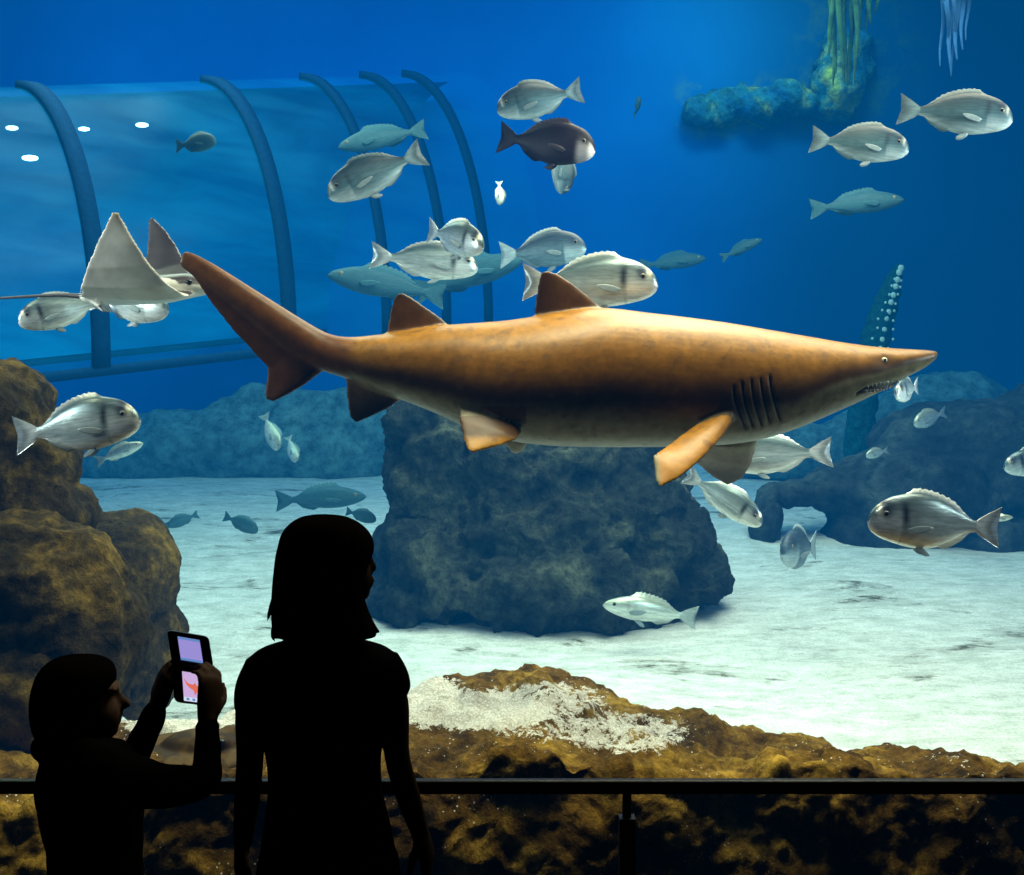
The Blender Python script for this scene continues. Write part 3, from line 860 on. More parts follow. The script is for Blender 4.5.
def fish_proto(kind, pal):
    key = (kind, pal)
    if key in FISH: return FISH[key]
    me, K = fish_mesh(kind, pal)
    ms, mf = (m_fish, m_finm) if pal not in ('dark', 'hazy') else (m_dfish, m_dfin if pal == 'dark' else m_hfin)
    if pal in ('teal', 'blue'): ms = m_teal
    me.materials.append(ms)
    parts = [('body', me, Matrix())]
    s = .105; zt = lerp(smooth_interp(s, K['bot']), smooth_interp(s, K['top']), .68); y = smooth_interp(s, K['wid']) * 0.90
    e = MB(); e.ellipsoid((0, 0, 0), (.021, .007, .021), 14, 8); em_ = e.mesh('fish_eye'); em_.materials.append(m_eye)
    p = MB(); p.ellipsoid((0, 0, 0), (.0155, .006, .0155), 12, 8); pm_ = p.mesh('fish_pupil'); pm_.materials.append(m_black)
    pf = leaf_fin(.17, .055).mesh('fish_pectoral'); pf.materials.append(mf)
    vf = leaf_fin(.11, .05).mesh('fish_pelvic'); vf.materials.append(mf)
    for sd in (-1, 1):
        parts.append(('eye', em_, Matrix.Translation((.5 - s, sd * y, zt))))
        parts.append(('pupil', pm_, Matrix.Translation((0, sd * .0045, 0))))
        parts.append(('pectoral_fin', pf, Matrix.Translation((.5 - .27, sd * smooth_interp(.27, K['wid']) * .97, lerp(smooth_interp(.27, K['bot']), smooth_interp(.27, K['top']), .30))) @ Matrix.Rotation(sd * -.22, 4, 'Z') @ Matrix.Rotation(.25, 4, 'Y')))
        parts.append(('pelvic_fin', vf, Matrix.Translation((.5 - .36, sd * .02, smooth_interp(.36, K['bot']) + .008)) @ Matrix.Rotation(sd * .35, 4, 'X') @ Matrix.Rotation(-.5, 4, 'Y')))
    FISH[key] = parts
    return parts
def fish(nose, tail, D, yaw, label, kind='bream', pal='silver', roll=0.0, name='sea_bream', detail=True, cat='fish', group=None, sq=1.0):
    l2 = math.hypot((nose[0] - tail[0]) / F * D, (nose[1] - tail[1]) / F * D)
    dy = l2 * math.tan(math.radians(yaw)) / 2
    Np, Tp = P(*nose, D - dy), P(*tail, D + dy)
    fw = Np - Tp; L = fw.length; fw.normalize()
    sidev = Vector((0, 0, 1)).cross(fw)
    if abs(fw.z) > 0.75: sidev = Vector((0, 1, 0)) - fw * fw.y
    sidev.normalize(); up = fw.cross(sidev).normalized()
    R = Matrix((fw, sidev, up)).transposed().to_4x4() @ Matrix.Rotation(math.radians(roll), 4, 'X')
    root = empty(name); root.matrix_world = Matrix.Translation((Np + Tp) / 2) @ R @ Matrix.Diagonal((L, L * sq, L * sq, 1))
    tag(root, label, cat, group)
    last = None
    for (pn, pm, mt) in fish_proto(kind, pal):
        if not detail and pn in ('pupil', 'pelvic_fin'): continue
        o = bpy.data.objects.new(pn, pm); C.objects.link(o)
        o.parent = last if pn == 'pupil' else root
        o.matrix_local = mt
        if pn == 'eye': last = o
    return root
G1 = 'silver sea breams'
fish((868, 520), (1000, 528), 4.55, 8, 'large silver bream facing left above the sand at lower right', group=G1)
fish((140, 419), (15, 436), 4.75, 8, 'silver bream with forked tail facing right before the tall brown boulder', group=G1)
fish((909, 149), (811, 139), 6.0, 18, 'silver bream facing right at upper right, lower of the two in line', group=G1, pal='teal')
fish((1013, 119), (899, 109), 5.8, 18, 'silver bream at far upper right, leading the pair', group=G1, pal='teal')
fish((497, 110), (582, 90), 6.4, 12, 'silver blue bream facing left at the top, just above the dark bream', group=G1, pal='teal', roll=-8)
fish((595, 150), (499, 137), 5.9, 22, 'dark purplish bream with white lips facing right near the top', pal='dark', name='dark_bream', group=None, sq=1.06)
fish((563, 194), (561, 138), 8.5, 10, 'pale bream diving nose down, half hidden under the dark bream', group=G1, detail=False, pal='teal')
fish((328, 196), (423, 152), 5.9, 15, 'silver bream facing left with tail raised, left of the shark\'s dorsal fins', group=G1, pal='teal', sq=0.92)
fish((478, 268), (371, 255), 6.3, -10, 'silver bream heading right, partly covered by the bream turned to the window', group=G1, sq=0.86)
fish((483, 247), (428, 230), 5.6, 52, 'silver bream turned toward the window with its tail edge-on', group=G1, sq=0.92)
fish((586, 247), (500, 255), 7.3, 15, 'dusky blue bream above the shark\'s front dorsal fin, behind a bigger silver one', pal='blue', group=None, name='blue_bream', sq=1.05)
fish((658, 284), (523, 282), 5.2, 12, 'biggest pale silver bream just above the shark\'s back, facing right', group=G1, sq=.95, roll=4)
fish((18, 322), (108, 300), 5.35, 25, 'silver bream facing left below the eagle ray', group=G1)
fish((168, 310), (92, 296), 5.45, 30, 'silver bream facing right below the eagle ray, beside the shark\'s tail', group=G1)
fish((715, 458), (832, 452), 5.6, -10, 'silver bream heading left, mostly hidden behind the shark\'s pectoral fins', group=G1, sq=.9)
fish((762, 524), (686, 474), 6.2, 20, 'silver bream slanting down to the right beside the boulder', group=G1, sq=.85)
fish((783, 553), (816, 545), 8.2, 69, 'teal bream facing the window low in front of the reef arch', pal='blue', group=None, name='blue_bream', detail=False)
fish((896, 394), (918, 386), 6.4, 67, 'small translucent bream seen head-on below the shark\'s snout', group=G1, sq=.9, detail=False)
fish((603, 604), (697, 618), 8.2, 8, 'pale olive fish skimming the sand in front of the boulder', kind='sleek', pal='pale', name='grey_mullet', sq=1.05)
fish((1004, 467), (1068, 458), 8.4, 10, 'silver bream cut off by the right edge of the photo', group=G1, detail=False)
# hazy ones far back
H = 'hazy fish in the far blue water'
def far(nose, tail, D, yaw, label, **k):
    k.setdefault('kind', 'sleek'); k['pal'] = 'pale' if k.get('pal') == 'pale' else 'hazy'; k.setdefault('name', 'distant_fish')
    fish(nose, tail, D, yaw, label, detail=False, group=H, **k)
far((904, 199), (810, 209), 11.0, 10, 'hazy slim blue fish below the upper right pair of breams')
far((338, 147), (426, 129), 11.5, 10, 'hazy pale blue fish just above the bream with raised tail')
far((328, 274), (445, 296), 10.6, 10, 'hazy blue fish facing left, just above the shark\'s rear dorsal fin')
far((524, 258), (415, 292), 11.5, 10, 'hazy blue fish facing right, behind the bream heading right')
far((500, 205), (499, 181), 10.5, 20, 'small pale fish pointing nose down alone in mid water, below the dark bream', kind='bream', pal='pale')
far((706, 258), (640, 266), 13.5, 10, 'faint blue fish right of the biggest silver bream, above the shark\'s back')
far((762, 239), (721, 258), 13.0, 10, 'faint small fish slanting upward in the middle right water')
far((216, 141), (176, 146), 8.6, 25, 'hazy round blue fish before the tunnel, right of its lamps', kind='bream', pal='silver')
far((143, 443), (96, 462), 8.6, 10, 'pale fish just under the bream with forked tail', sq=1.0, pal='pale')
far((278, 450), (264, 414), 12.5, 20, 'hazy pale fish nose down in front of far rock mound, left of two', kind='bream', pal='pale')
far((296, 462), (288, 436), 13.0, 30, 'hazy pale fish nose down in front of far rock mound, right of two', kind='bream', pal='pale')
far((366, 496), (276, 501), 11.2, 5, 'long grey fish resting over the sand to the left of the boulder')
far((258, 531), (224, 516), 9.8, 15, 'small grey fish over the sand left of the woman\'s head', kind='bream', pal='blue')
far((142, 519), (170, 525), 10.5, 10, 'dim grey fish over sand beside the left rocks, left of two', kind='bream', pal='blue')
far((168, 526), (198, 514), 10.3, 10, 'dim grey fish over sand beside the left rocks, right of two', kind='bream', pal='blue')
far((376, 520), (346, 511), 9.8, 20, 'teal fish peeking out above the woman\'s head', kind='bream', pal='blue')
far((914, 424), (946, 412), 11.0, 30, 'hazy pale blue fish in front of the far turquoise reef', kind='bream', pal='pale')
far((866, 456), (888, 450), 11.0, 20, 'tiny pale fish before the dark reef\'s upper slope, below the shark\'s head', kind='bream', pal='pale')
far((1013, 517), (982, 520), 7.5, 10, 'small white fish showing behind the tail of the large silver bream', pal='pale')
far((640, 98), (634, 116), 13.5, 55, 'faint round greenish fish high in the water right of the dark bream', kind='bream', pal='silver')

# ------------------------------------------------------------------ eagle ray
RD = 5.0
rb = MB()
def rp(px, py, dy): return P(px, py, RD + dy)
# body
rb.stube([rp(84, 297, 0), rp(105, 296, 0), rp(135, 293, 0), rp(165, 289, 0), rp(188, 286, 0), rp(204, 287, 0), rp(212, 289, 0)],
         [(.020, .020), (.10, .038), (.16, .052), (.14, .062), (.095, .056), (.07, .038), (.04, .02)], n=20, sub=5, ref=Vector((0, 0, 1)))
# wings: spans of lead / trail
rb.fin([(rp(196, 294, -.05), rp(84, 298, -.02)), (rp(186, 296, -.13), rp(78, 296, -.10)), (rp(168, 284, -.22), rp(80, 287, -.2)), (rp(150, 264, -.29), rp(86, 268, -.28)),
        (rp(136, 243, -.34), rp(95, 246, -.33)), (rp(126, 225, -.37), rp(104, 228, -.37)), (rp(118, 211, -.40), rp(112, 212, -.40))], [.03, .024, .018, .013, .010, .007, .005], n=12, tmin=.0045)
rb.fin([(rp(196, 290, .05), rp(110, 294, .02)), (rp(194, 282, .14), rp(122, 288, .12)), (rp(186, 264, .24), rp(138, 276, .22)), (rp(177, 246, .32), rp(146, 256, .30)),
        (rp(165, 229, .38), rp(148, 236, .37)), (rp(153, 217, .43), rp(148, 220, .43))], [.03, .022, .015, .011, .008, .005], n=12, tmin=.0045)
# small pelvic fins and dorsal nub at the tail root
rb.fin([(rp(96, 298, -.03), rp(84, 297, -.02)), (rp(102, 306, -.06), rp(90, 303, -.05)), (rp(106, 313, -.07), rp(102, 312, -.07))], [.012, .008, .005], n=6, tmin=.004)
rme = rb.remesh('ray_body', 0.0075, 4)
def ray_col(c, n):
    dy = c.y - RD
    nz = noise.fractal(c * 9, .8, 2, 3) * .06
    dark = (0.035 + nz * .2, 0.028 + nz * .2, 0.03 + nz * .2); white = (0.74 + nz, 0.72 + nz, 0.64 + nz)
    if dy < -.10: t = sst(-.15, .15, n.y)
    elif dy > .10: t = sst(-.15, .15, -n.y)
    else: t = sst(-.05, .25, n.z)
    px, py = CX + c.x / c.y * F, HY - (c.z - HC) / c.y * F
    if dy < -.1: white = mixc(white, (0.55, 0.42, 0.28), .7 * sst(228, 212, py))
    return mixc(white, dark, t)
paint(rme, ray_col)
m_ray = mat_attr('eagle_ray_skin', .4, .45, 0, .15, 14, .1, .005)
ray = empty('eagle_ray', rp(140, 305, 0))
tag(ray, 'pale-bellied eagle ray with both wings raised behind the shark\'s tail tip', 'ray')
rparts = [obj('body', rme, m_ray, ray)]
for sd in (-1, 1):
    b = MB(); c = rp(189, 282, sd * .082); b.ellipsoid(c, (.014, .010, .014), 12, 8); rparts.append(obj('eye', b.mesh('ray_eye'), m_black, ray))
b = MB(); b.stube([rp(88, 297, 0), rp(60, 295, .02), rp(20, 297, .03), rp(-40, 300, .03), rp(-110, 298, .0)], [.014, .008, .006, .0045, .002], n=8, sub=6)
t = obj('tail', b.mesh('ray_tail'), mat_plain('ray_tail_dark', (.05, .045, .05), .5, .3), ray); t['label'] = 'thin dark whip tail'; rparts.append(t)
recentre(rparts, ray)

# ------------------------------------------------------------------ brown ray resting on the ledge
m_bray = mat_attr('brown_ray_skin', .6, .1, 0, .3, 12, .15, .006)
bb = MB(); bc = P(195, 752, 4.28)
bb.ellipsoid(bc, (.30, .22, .045), 32, 12)
bb.ellipsoid(bc + Vector((.03, -.02, .035)), (.15, .10, .055), 24, 12)
bb.ellipsoid(bc + Vector((.115, -.075, .055)), (.035, .03, .03), 14, 10)
bb.ellipsoid(bc + Vector((.115, .055, .055)), (.035, .03, .03), 14, 10)
bb.stube([bc + Vector((-.24, .03, .01)), bc + Vector((-.40, .08, .0)), bc + Vector((-.58, .10, -.02))], [.03, .018, .006], n=10)
bme = bb.remesh('resting_ray', .008, 4)
paint(bme, lambda c, n: mixc((0.10, 0.055, 0.010), (0.04, 0.022, 0.005), sst(-.2, .3, noise.fractal(c * 8, .8, 2, 4))))
br = empty('resting_ray', bc - Vector((0, 0, .045))); tag(br, 'flat brown ray lying on the ledge between the boy and the woman', 'ray')
bp = [obj('body', bme, m_bray, br)]
for dy in (-.1, .075):
    b = MB(); b.ellipsoid(bc + Vector((.125, dy, .068)), (.016, .012, .013), 12, 8); bp.append(obj('eye', b.mesh('resting_ray_eye'), m_black, br))
recentre(bp, br)

# ------------------------------------------------------------------ hanging / standing growths
m_stalk = mat_plain('green_growth', (0.008, 0.06, 0.07), .9, .05, var=.4, scale=30)
m_dot = mat_plain('pale_knob', (0.5, 0.7, 0.62), .5, .3)
st = empty('spotted_stalk', P(852, 508, 14.0)); tag(st, 'leaning green stalk with white spots rising behind the shark\'s snout', 'plant')
b = MB(); path = [P(852, 508, 14.0), P(861, 420, 14.0), P(866, 380, 14.0), P(874, 345, 14.0), P(882, 315, 14.0), P(891, 288, 14.0), P(898, 267, 14.0)]
b.stube(path, [.16, .17, .19, .18, .16, .125, .045], n=14, sub=6)
sm = b.remesh('stalk', .02, 2); displace(sm, lambda c, n: n * (.03 * noise.noise(c * 12)))
pr = [obj('stem', sm, m_stalk, st)]
for k in range(12):
    t = k / 11
    for j in range(3 if t < .85 else 1):
        u = 2.6 + 3.35 * t
        i = min(5, int(u)); c = path[i].lerp(path[i + 1], u - i)
        r = lerp(.030, .040, t) if j == 0 else .017
        off = 1.45 * (.02 if j == 0 else (-.07 if j == 1 else .08) + .04 * random.random()) * (1.15 - t)
        q = MB(); q.ellipsoid(c + Vector((off, -lerp(.18, .11, t), 0.03 * (random.random() - .5))), (r, r * .7, r * 1.15), 10, 6)
        pr.append(obj('spot', q.mesh('stalk_spot'), m_dot, st))
recentre(pr, st)
m_strand = mat_plain('pale_blue_strand', (0.02, 0.10, 0.28), .8, .05)
sd_ = empty('hanging_strands', P(955, -60, 8.0)); tag(sd_, 'bunch of pale blue strands hanging down at the top right', 'rope')
pr = []
for (x0, x1, y1, wd) in ((944, 941, 66, .022), (952, 950, 76, .03), (958, 956, 60, .035), (964, 962, 50, .03), (969, 967, 40, .02), (948, 947, 44, .03), (956, 953, 72, .02)):
    b = MB(); pts = [P(lerp(x0, x1, i / 8) + 1.6 * math.sin(i * 1.3 + x0), lerp(-60, y1, i / 8), 8.0 + .03 * math.sin(x0 + i)) for i in range(9)]
    b.stube(pts, [(wd * (1 - .85 * (i / 8) ** 2), .006) for i in range(9)], n=8, sub=3)
    pr.append(obj('strand', b.mesh('strand'), m_strand, sd_))
recentre(pr, sd_)
# algae hanging from the back wall
m_algae = mat_plain('yellow_green_algae', (0.30, 0.36, 0.08), .9, .1, var=.5, scale=6)
for i, (px, py, wd, ln, lab) in enumerate(((842, -40, 26, 110, 'yellow green algae tuft hanging at the top, left of the pale strands'), (868, -40, 14, 60, 'short green algae tuft hanging between the long tuft and pale strands'))):
    b = MB(); rnd = random.Random(i)
    for k in range(13):
        x = px + wd * (rnd.random() - .5) * 1.6; l = ln * (.5 + .7 * rnd.random()); y0 = py
        D = 14.5 + rnd.random() * .4
        b.stube([P(x + 3 * math.sin(j + k), y0 + l * j / 4, D) for j in range(5)], [.03, .04, .035, .03, .01], n=6, sub=2, cap=1)
    o = obj('hanging_algae', b.mesh('algae_tuft'), m_algae); tag(o, lab, 'algae', 'algae tufts on the back wall'); o['kind'] = 'stuff'; base_origin(o)
rock('wall_rock', [(745, 106, 17.1, 50, 14, .25), (715, 112, 17.1, 30, 14, .2), (785, 102, 17.1, 28, 12, .2), (838, 92, 17.1, 22, 24, .25), (850, 58, 17.1, 26, 34, .2)], .06, .22, 1.4,
     mat_rock('algae_wall_rock', (0.004, 0.10, 0.34), (0.03, 0.18, 0.24), (0.60, 0.60, 0.05), 1.2, None, .12), 'algae patched rock shelf high on the back wall at upper right', seed=14)

# ------------------------------------------------------------------ hand rail
HD = 3.1
m_rail = mat_plain('black_painted_steel', (0.006, 0.007, 0.008), .4, .25)
rz = P(0, 785.5, HD).z
rail = empty('hand_rail', (0.313, HD, 0)); tag(rail, 'black steel hand rail running along the viewing window', 'railing')
def round_box(b, x0, x1, y0, y1, z0, z1, r):
    rings = []
    for x in (x0, x1):
        ring = []
        for (cy, cz, a0) in ((y1 - r, z1 - r, 0), (y0 + r, z1 - r, 90), (y0 + r, z0 + r, 180), (y1 - r, z0 + r, 270)):
            for k in range(4):
                a = math.radians(a0 + 30 * k); ring.append(Vector((x, cy + r * math.cos(a), cz + r * math.sin(a))))
        rings.append(ring)
    b.ring_loft(rings)
pr = []
b = MB(); round_box(b, -4.15, 4.15, HD - .014, HD + .014, rz - .0205, rz + .0165, .006); pr.append(obj('top_bar', b.mesh('rail_bar', smooth=False), m_rail, rail))
for x in (-2.687, -1.187, .313, 1.813, 3.313):
    b = MB(); b.tube([(x, HD, rz - .12), (x, HD, rz - .015)], [.0125] * 2, n=14, cap=1)
    b.box(x - .0215, x + .0215, HD - .02, HD + .02, 0.012, rz - .085)
    b.box(x - .06, x + .06, HD - .06, HD + .06, 0, .012)
    pr.append(obj('post', b.mesh('rail_post', smooth=False), m_rail, rail))
recentre(pr, rail)

# ------------------------------------------------------------------ people
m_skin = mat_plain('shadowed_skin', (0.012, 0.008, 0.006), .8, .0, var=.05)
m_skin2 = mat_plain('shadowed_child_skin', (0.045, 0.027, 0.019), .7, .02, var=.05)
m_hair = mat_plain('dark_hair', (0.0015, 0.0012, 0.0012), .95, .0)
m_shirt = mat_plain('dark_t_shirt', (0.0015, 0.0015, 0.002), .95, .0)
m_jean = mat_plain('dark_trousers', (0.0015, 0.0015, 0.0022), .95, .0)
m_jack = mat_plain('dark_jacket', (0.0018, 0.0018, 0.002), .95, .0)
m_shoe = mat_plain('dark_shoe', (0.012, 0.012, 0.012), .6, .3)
def hand(b, wrist, d, nrm, s, curl, thumb_side, spread=.12):
    """wrist point, direction d of the palm, nrm = direction the palm faces, s = hand length, thumb_side = +1/-1 across"""
    d = d.normalized(); nrm = (nrm - d * nrm.dot(d)).normalized(); ac = d.cross(nrm).normalized() * thumb_side
    pl = s * .5
    b.stube([wrist - d * s * .06, wrist + d * pl * .35, wrist + d * pl * .85, wrist + d * pl * 1.0], [(s * .155, s * .115), (s * .2, s * .11), (s * .22, s * .085), (s * .19, s * .07)], n=14, sub=3, ref=ac.cross(d))
    for i, (o, ln) in enumerate(((.155, .42), (.052, .48), (-.052, .45), (-.15, .35))):
        p = wrist + d * pl * (.94 - .06 * abs(i - 1.2)) + ac * s * o
        ang = spread * (1.5 - i) * .5
        fd = (d * math.cos(ang) + ac * math.sin(ang)).normalized()
        pts = [p - d * s * .08]; a = 0
        pts.append(p)
        for k, f in enumerate((.45, .32, .23)):
            a += curl[k]
            pts.append(pts[-1] + (fd * math.cos(a) + nrm * math.sin(a)) * (ln * s * f))
        r = s * .05 if i < 3 else s * .043
        b.tube(pts, [r * 1.05, r * 1.08, r, r * .92, r * .75], n=10, ref=ac)
    p = wrist + d * pl * .22 + ac * s * .15
    td = (ac * .72 + d * .6 + nrm * .35).normalized()
    p2 = p + td * s * .2; p3 = p2 + (td * .5 + d * .75 + nrm * .25).normalized() * s * .16; p4 = p3 + (d * .85 + nrm * .4).normalized() * s * .12
    b.tube([p - td * s * .04, p2, p3, p4], [s * .085, s * .065, s * .054, s * .038], n=10)
def sections(b, D, rows, n=32, yo=0.0, ex=0.85):
    """horizontal rings from (py, left px, right px, half depth[, depth offset])"""
    out = []
    m = len(rows)
    col = lambda k: [(r[0], r[k]) for r in rows]
    dyr = [(r[0], r[4] if len(r) > 4 else 0.0) for r in rows]
    for q in range(m * 4 - 3):
        i, t = divmod(q, 4); py = rows[i][0] if t == 0 else lerp(rows[i][0], rows[min(m-1, i+1)][0], t / 4)
        l, r, dp, do = smooth_interp(py, col(1)), smooth_interp(py, col(2)), smooth_interp(py, col(3)), smooth_interp(py, dyr)
        L, R = P(l, py, D), P(r, py, D); c = (L + R) / 2; hx = (R.x - L.x) / 2
        ring = []
        for k in range(n):
            a = 2 * math.pi * k / n; ca, sa = math.cos(a), math.sin(a)
            ring.append(c + Vector((hx * math.copysign(abs(ca) ** ex, ca), dp * math.copysign(abs(sa) ** ex, sa) + yo + do, 0)))
        for _ in range(3):          # outline as seen from the gallery keeps the measured width
            xs = [CX + p.x / p.y * F for p in ring]; a0, a1 = min(xs), max(xs)
            if a1 - a0 < 1e-3: break
            kx = (r - l) / (a1 - a0); sh_ = ((l + r) / 2 - (a0 + a1) / 2) / F * D
            cx = sum(p.x for p in ring) / n
            for p in ring: p.x = cx + (p.x - cx) * kx + sh_
        out.append(ring)
    b.ring_loft(out)
def shoe(b, c, L):
    c = Vector(c)
    b.stube([c + Vector((0, -L * .32, .035)), c + Vector((0, 0, .042)), c + Vector((0, L * .3, .034)), c + Vector((0, L * .58, .026))], [(.036, .035), (.042, .042), (.046, .033), (.036, .024)], n=14, sub=4, ref=Vector((0, 0, 1)))

# ---- woman
WD = 2.85
woman = empty('person', (P(325, 700, WD).x, WD, 0))
tag(woman, 'woman with shoulder-length hair in a short-sleeved shirt standing at the rail, head turned right', 'person')
fdir = Vector((.93, .37, 0)).normalized()
b = MB()
hc = P(331, 562, WD)
rot = Matrix.Rotation(math.atan2(fdir.y, fdir.x), 3, 'Z')
b.ellipsoid(hc + Vector((0, 0, .018)), (.098, .076, .098), 28, 18, rot)                       # skull
b.ellipsoid(hc + fdir * .044 + Vector((0, 0, -.045)), (.060, .056, .070), 24, 14, rot)       # face / jaw
b.ellipsoid(hc + fdir * .076 + Vector((0, 0, -.083)), (.024, .024, .020), 14, 10, rot)       # chin
b.tube([hc + fdir * .092 + Vector((0, 0, .018)), hc + fdir * .099 + Vector((0, 0, -.006)), hc + fdir * .106 + Vector((0, 0, -.020))], [.010, .012, .013], n=10)   # nose
b.ellipsoid(hc + fdir * .100 + Vector((0, 0, -.050)), (.012, .022, .0075), 12, 8, rot)        # lips
b.ellipsoid(hc + fdir * .098 + Vector((0, 0, -.062)), (.011, .020, .008), 12, 8, rot)
b.ellipsoid(hc + fdir * .090 + Vector((0, 0, .030)), (.014, .05, .010), 14, 8, rot)           # brow
for s in (-1, 1):
    sd = rot @ Vector((0, s * .074, 0)); b.ellipsoid(hc + sd + Vector((0, 0, -.012)), (.018, .010, .030), 12, 8, rot)   # ears
nk = P(323, 640, WD)
b.stube([hc + Vector((0, 0, -.06)), P(325, 615, WD), nk, P(323, 665, WD)], [.052, .050, .056, .08], n=18)
sections(b, WD, [(640, 296, 350, .055), (648, 275, 370, .06), (662, 258, 386, .08), (700, 254, 392, .10), (740, 266, 380, .10), (775, 271, 378, .09), (805, 270, 380, .09), (845, 264, 390, .10), (880, 262, 396, .105), (900, 264, 396, .10)])
sh = {'l': [P(262, 672, WD), P(250, 705, WD), P(250, 757, WD - .01), P(247, 800, WD + .02), P(243, 842, WD + .05)],
      'r': [P(385, 670, WD), P(395, 705, WD), P(397, 755, WD - .01), P(408, 795, WD + .02), P(420, 832, WD + .05)]}
b.stube(sh['l'], [.038, .036, .034, .033, (.024, .028)], n=16, sub=5)
b.stube(sh['r'], [.037, .035, .032, .031, (.023, .027)], n=16, sub=5)
hand(b, sh['l'][-1], P(238, 880, WD + .08) - sh['l'][-1], Vector((1, .3, 0)), .175, (.15, .3, .25), 1)
hand(b, sh['r'][-1], P(434, 880, WD + .08) - sh['r'][-1], Vector((-1, .3, 0)), .175, (.2, .35, .3), -1)
xl, xr = P(300, 0, WD).x, P(360, 0, WD).x
for x in (xl, xr):
    b.stube([(x, WD, .74), (x, WD + .01, .46), (x, WD - .015, .27), (x, WD - .01, .09), (x, WD, .05)], [.085, .058, .055, .036, .036], n=16)
    b.stube([(x, WD - .05, .04), (x, WD + .04, .045), (x, WD + .14, .03)], [.033, .038, .03], n=12)
wm = b.remesh('woman_body', .006, 4)
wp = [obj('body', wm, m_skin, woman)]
# hair
b = MB()
sections(b, WD, [(515.5, 310, 332, .03), (518, 298, 346, .065), (524, 288, 359, .092), (533, 281, 369, .108), (545, 277.5, 374, .115), (556, 275, 373, .116), (568, 273.5, 368, .112, -.012),
                 (582, 272, 365, .105, -.02), (598, 271, 365, .098, -.026), (612, 271, 369.5, .09, -.03), (624, 272, 374, .08, -.034), (633, 277, 377, .062, -.036)])
rnd = random.Random(3)
for k in range(26):
    t = k / 25; px = lerp(277, 362, t)
    fl = (-5 if t < .25 else 5 if t > .75 else 0) * rnd.random()
    yy = -.034 + (.05 * rnd.random() if t > .2 else -.03) 
    b.stube([P(px, 598, WD + yy), P(px + (1 if t > .5 else -1), 618, WD + yy), P(px + fl * .6, 632 + 4 * rnd.random(), WD + yy), P(px + fl * 1.5, 637 + 7 * rnd.random(), WD + yy)], [.009, .011, .008, .0015], n=8, sub=4)
for (pts) in ([(354, 590), (364, 610), (374, 627), (383, 636)], [(352, 594), (362, 612), (371, 628), (376, 639)], [(284, 580), (275, 600), (270, 612), (267, 622)], [(284, 606), (277, 622), (273, 635), (275, 643)]):
    b.stube([P(x, y, WD) for x, y in pts], [.010, .011, .007, .0012], n=8, sub=4)
wp.append(obj('hair', b.remesh('woman_hair', .0045, 2), m_hair, woman))
# shirt
b = MB()
sections(b, WD, [(637, 300, 346, .058), (642, 282, 364, .066), (648, 262, 385, .08), (656, 250, 395, .092), (668, 246, 399, .10), (690, 249, 397, .11), (715, 256, 391, .118), (738, 262, 384, .118), (765, 267, 381, .108),
                 (795, 267, 383, .105), (825, 263, 390, .112), (856, 259, 396, .12), (866, 258.5, 397, .122)])
for (a, c, e, f) in ((P(262, 668, WD), P(251, 688, WD), P(249.5, 708, WD), -1), (P(384, 665, WD), P(393, 677, WD), P(396, 690, WD), 1)):
    b.stube([a, c, e], [.046, .040, .038], n=18, sub=4, cap=1)
wp.append(obj('t_shirt', b.remesh('woman_shirt', .006, 2), m_shirt, woman))
b = MB()
sections(b, WD, [(850, 259, 395, .114), (866, 256, 399, .12), (890, 256, 402, .122), (915, 258, 400, .12), (925, 262, 398, .11)])
for x in (xl, xr):
    b.stube([(x, WD, .80), (x, WD + .005, .6), (x, WD + .01, .44), (x, WD - .012, .25), (x, WD - .005, .085)], [.098, .082, .066, .062, .058], n=18, cap=1)
wp.append(obj('trousers', b.remesh('woman_trousers', .009, 3), m_jean, woman))
for x in (xl, xr):
    b = MB(); shoe(b, (x, WD, 0), .25); wp.append(obj('shoe', b.mesh('woman_shoe'), m_shoe, woman))
recentre(wp, woman)

# ---- boy
BD = 2.6
boy = empty('person', (P(92, 700, BD).x, BD, 0))
tag(boy, 'boy in a dark jacket raising a small folding game console with both hands', 'person')
b = MB()
hc = P(80, 700, BD); fdir = Vector((.95, .31, 0)).normalized(); rot = Matrix.Rotation(math.atan2(fdir.y, fdir.x), 3, 'Z')
b.ellipsoid(hc + Vector((-.012, 0, .012)), (.088, .072, .086), 28, 18, rot)
b.ellipsoid(hc + fdir * .036 + Vector((0, 0, -.036)), (.056, .052, .058), 24, 14, rot)
b.ellipsoid(hc + fdir * .062 + Vector((0, 0, -.074)), (.022, .022, .018), 14, 10, rot)
b.tube([hc + fdir * .080 + Vector((0, 0, .012)), hc + fdir * .088 + Vector((0, 0, -.005)), hc + fdir * .101 + Vector((0, 0, -.018))], [.008, .0095, .0115], n=10)
b.ellipsoid(hc + fdir * .084 + Vector((0, 0, -.041)), (.011, .019, .0065), 12, 8, rot)
b.ellipsoid(hc + fdir * .081 + Vector((0, 0, -.052)), (.010, .017, .007), 12, 8, rot)
b.ellipsoid(hc + fdir * .072 + Vector((0, 0, .026)), (.014, .045, .010), 14, 8, rot)
for s in (-1, 1):
    sd = rot @ Vector((0, s * .070, 0)); b.ellipsoid(hc + sd + Vector((0, 0, -.01)), (.016, .009, .026), 12, 8, rot)
b.stube([hc + Vector((-.01, 0, -.05)), P(78, 742, BD), P(80, 770, BD)], [.045, .044, .06], n=16)
sections(b, BD, [(748, 55, 112, .06), (760, 46, 128, .085), (790, 44, 132, .095), (840, 54, 134, .09), (880, 52, 136, .095), (930, 50, 138, .095)])
ARM_R = [P(118, 775, 2.52), P(160, 783, 2.55), P(204, 780, 2.60), P(206, 748, 2.65), P(208, 716, 2.68)]
ARM_L = [P(118, 765, 2.70), P(128, 775, 2.80), P(136, 756, 2.82), P(150, 722, 2.80), P(158, 704, 2.79)]
b.stube(ARM_R, [.042, .036, .030, .026, (.020, .022)], n=14, sub=6)
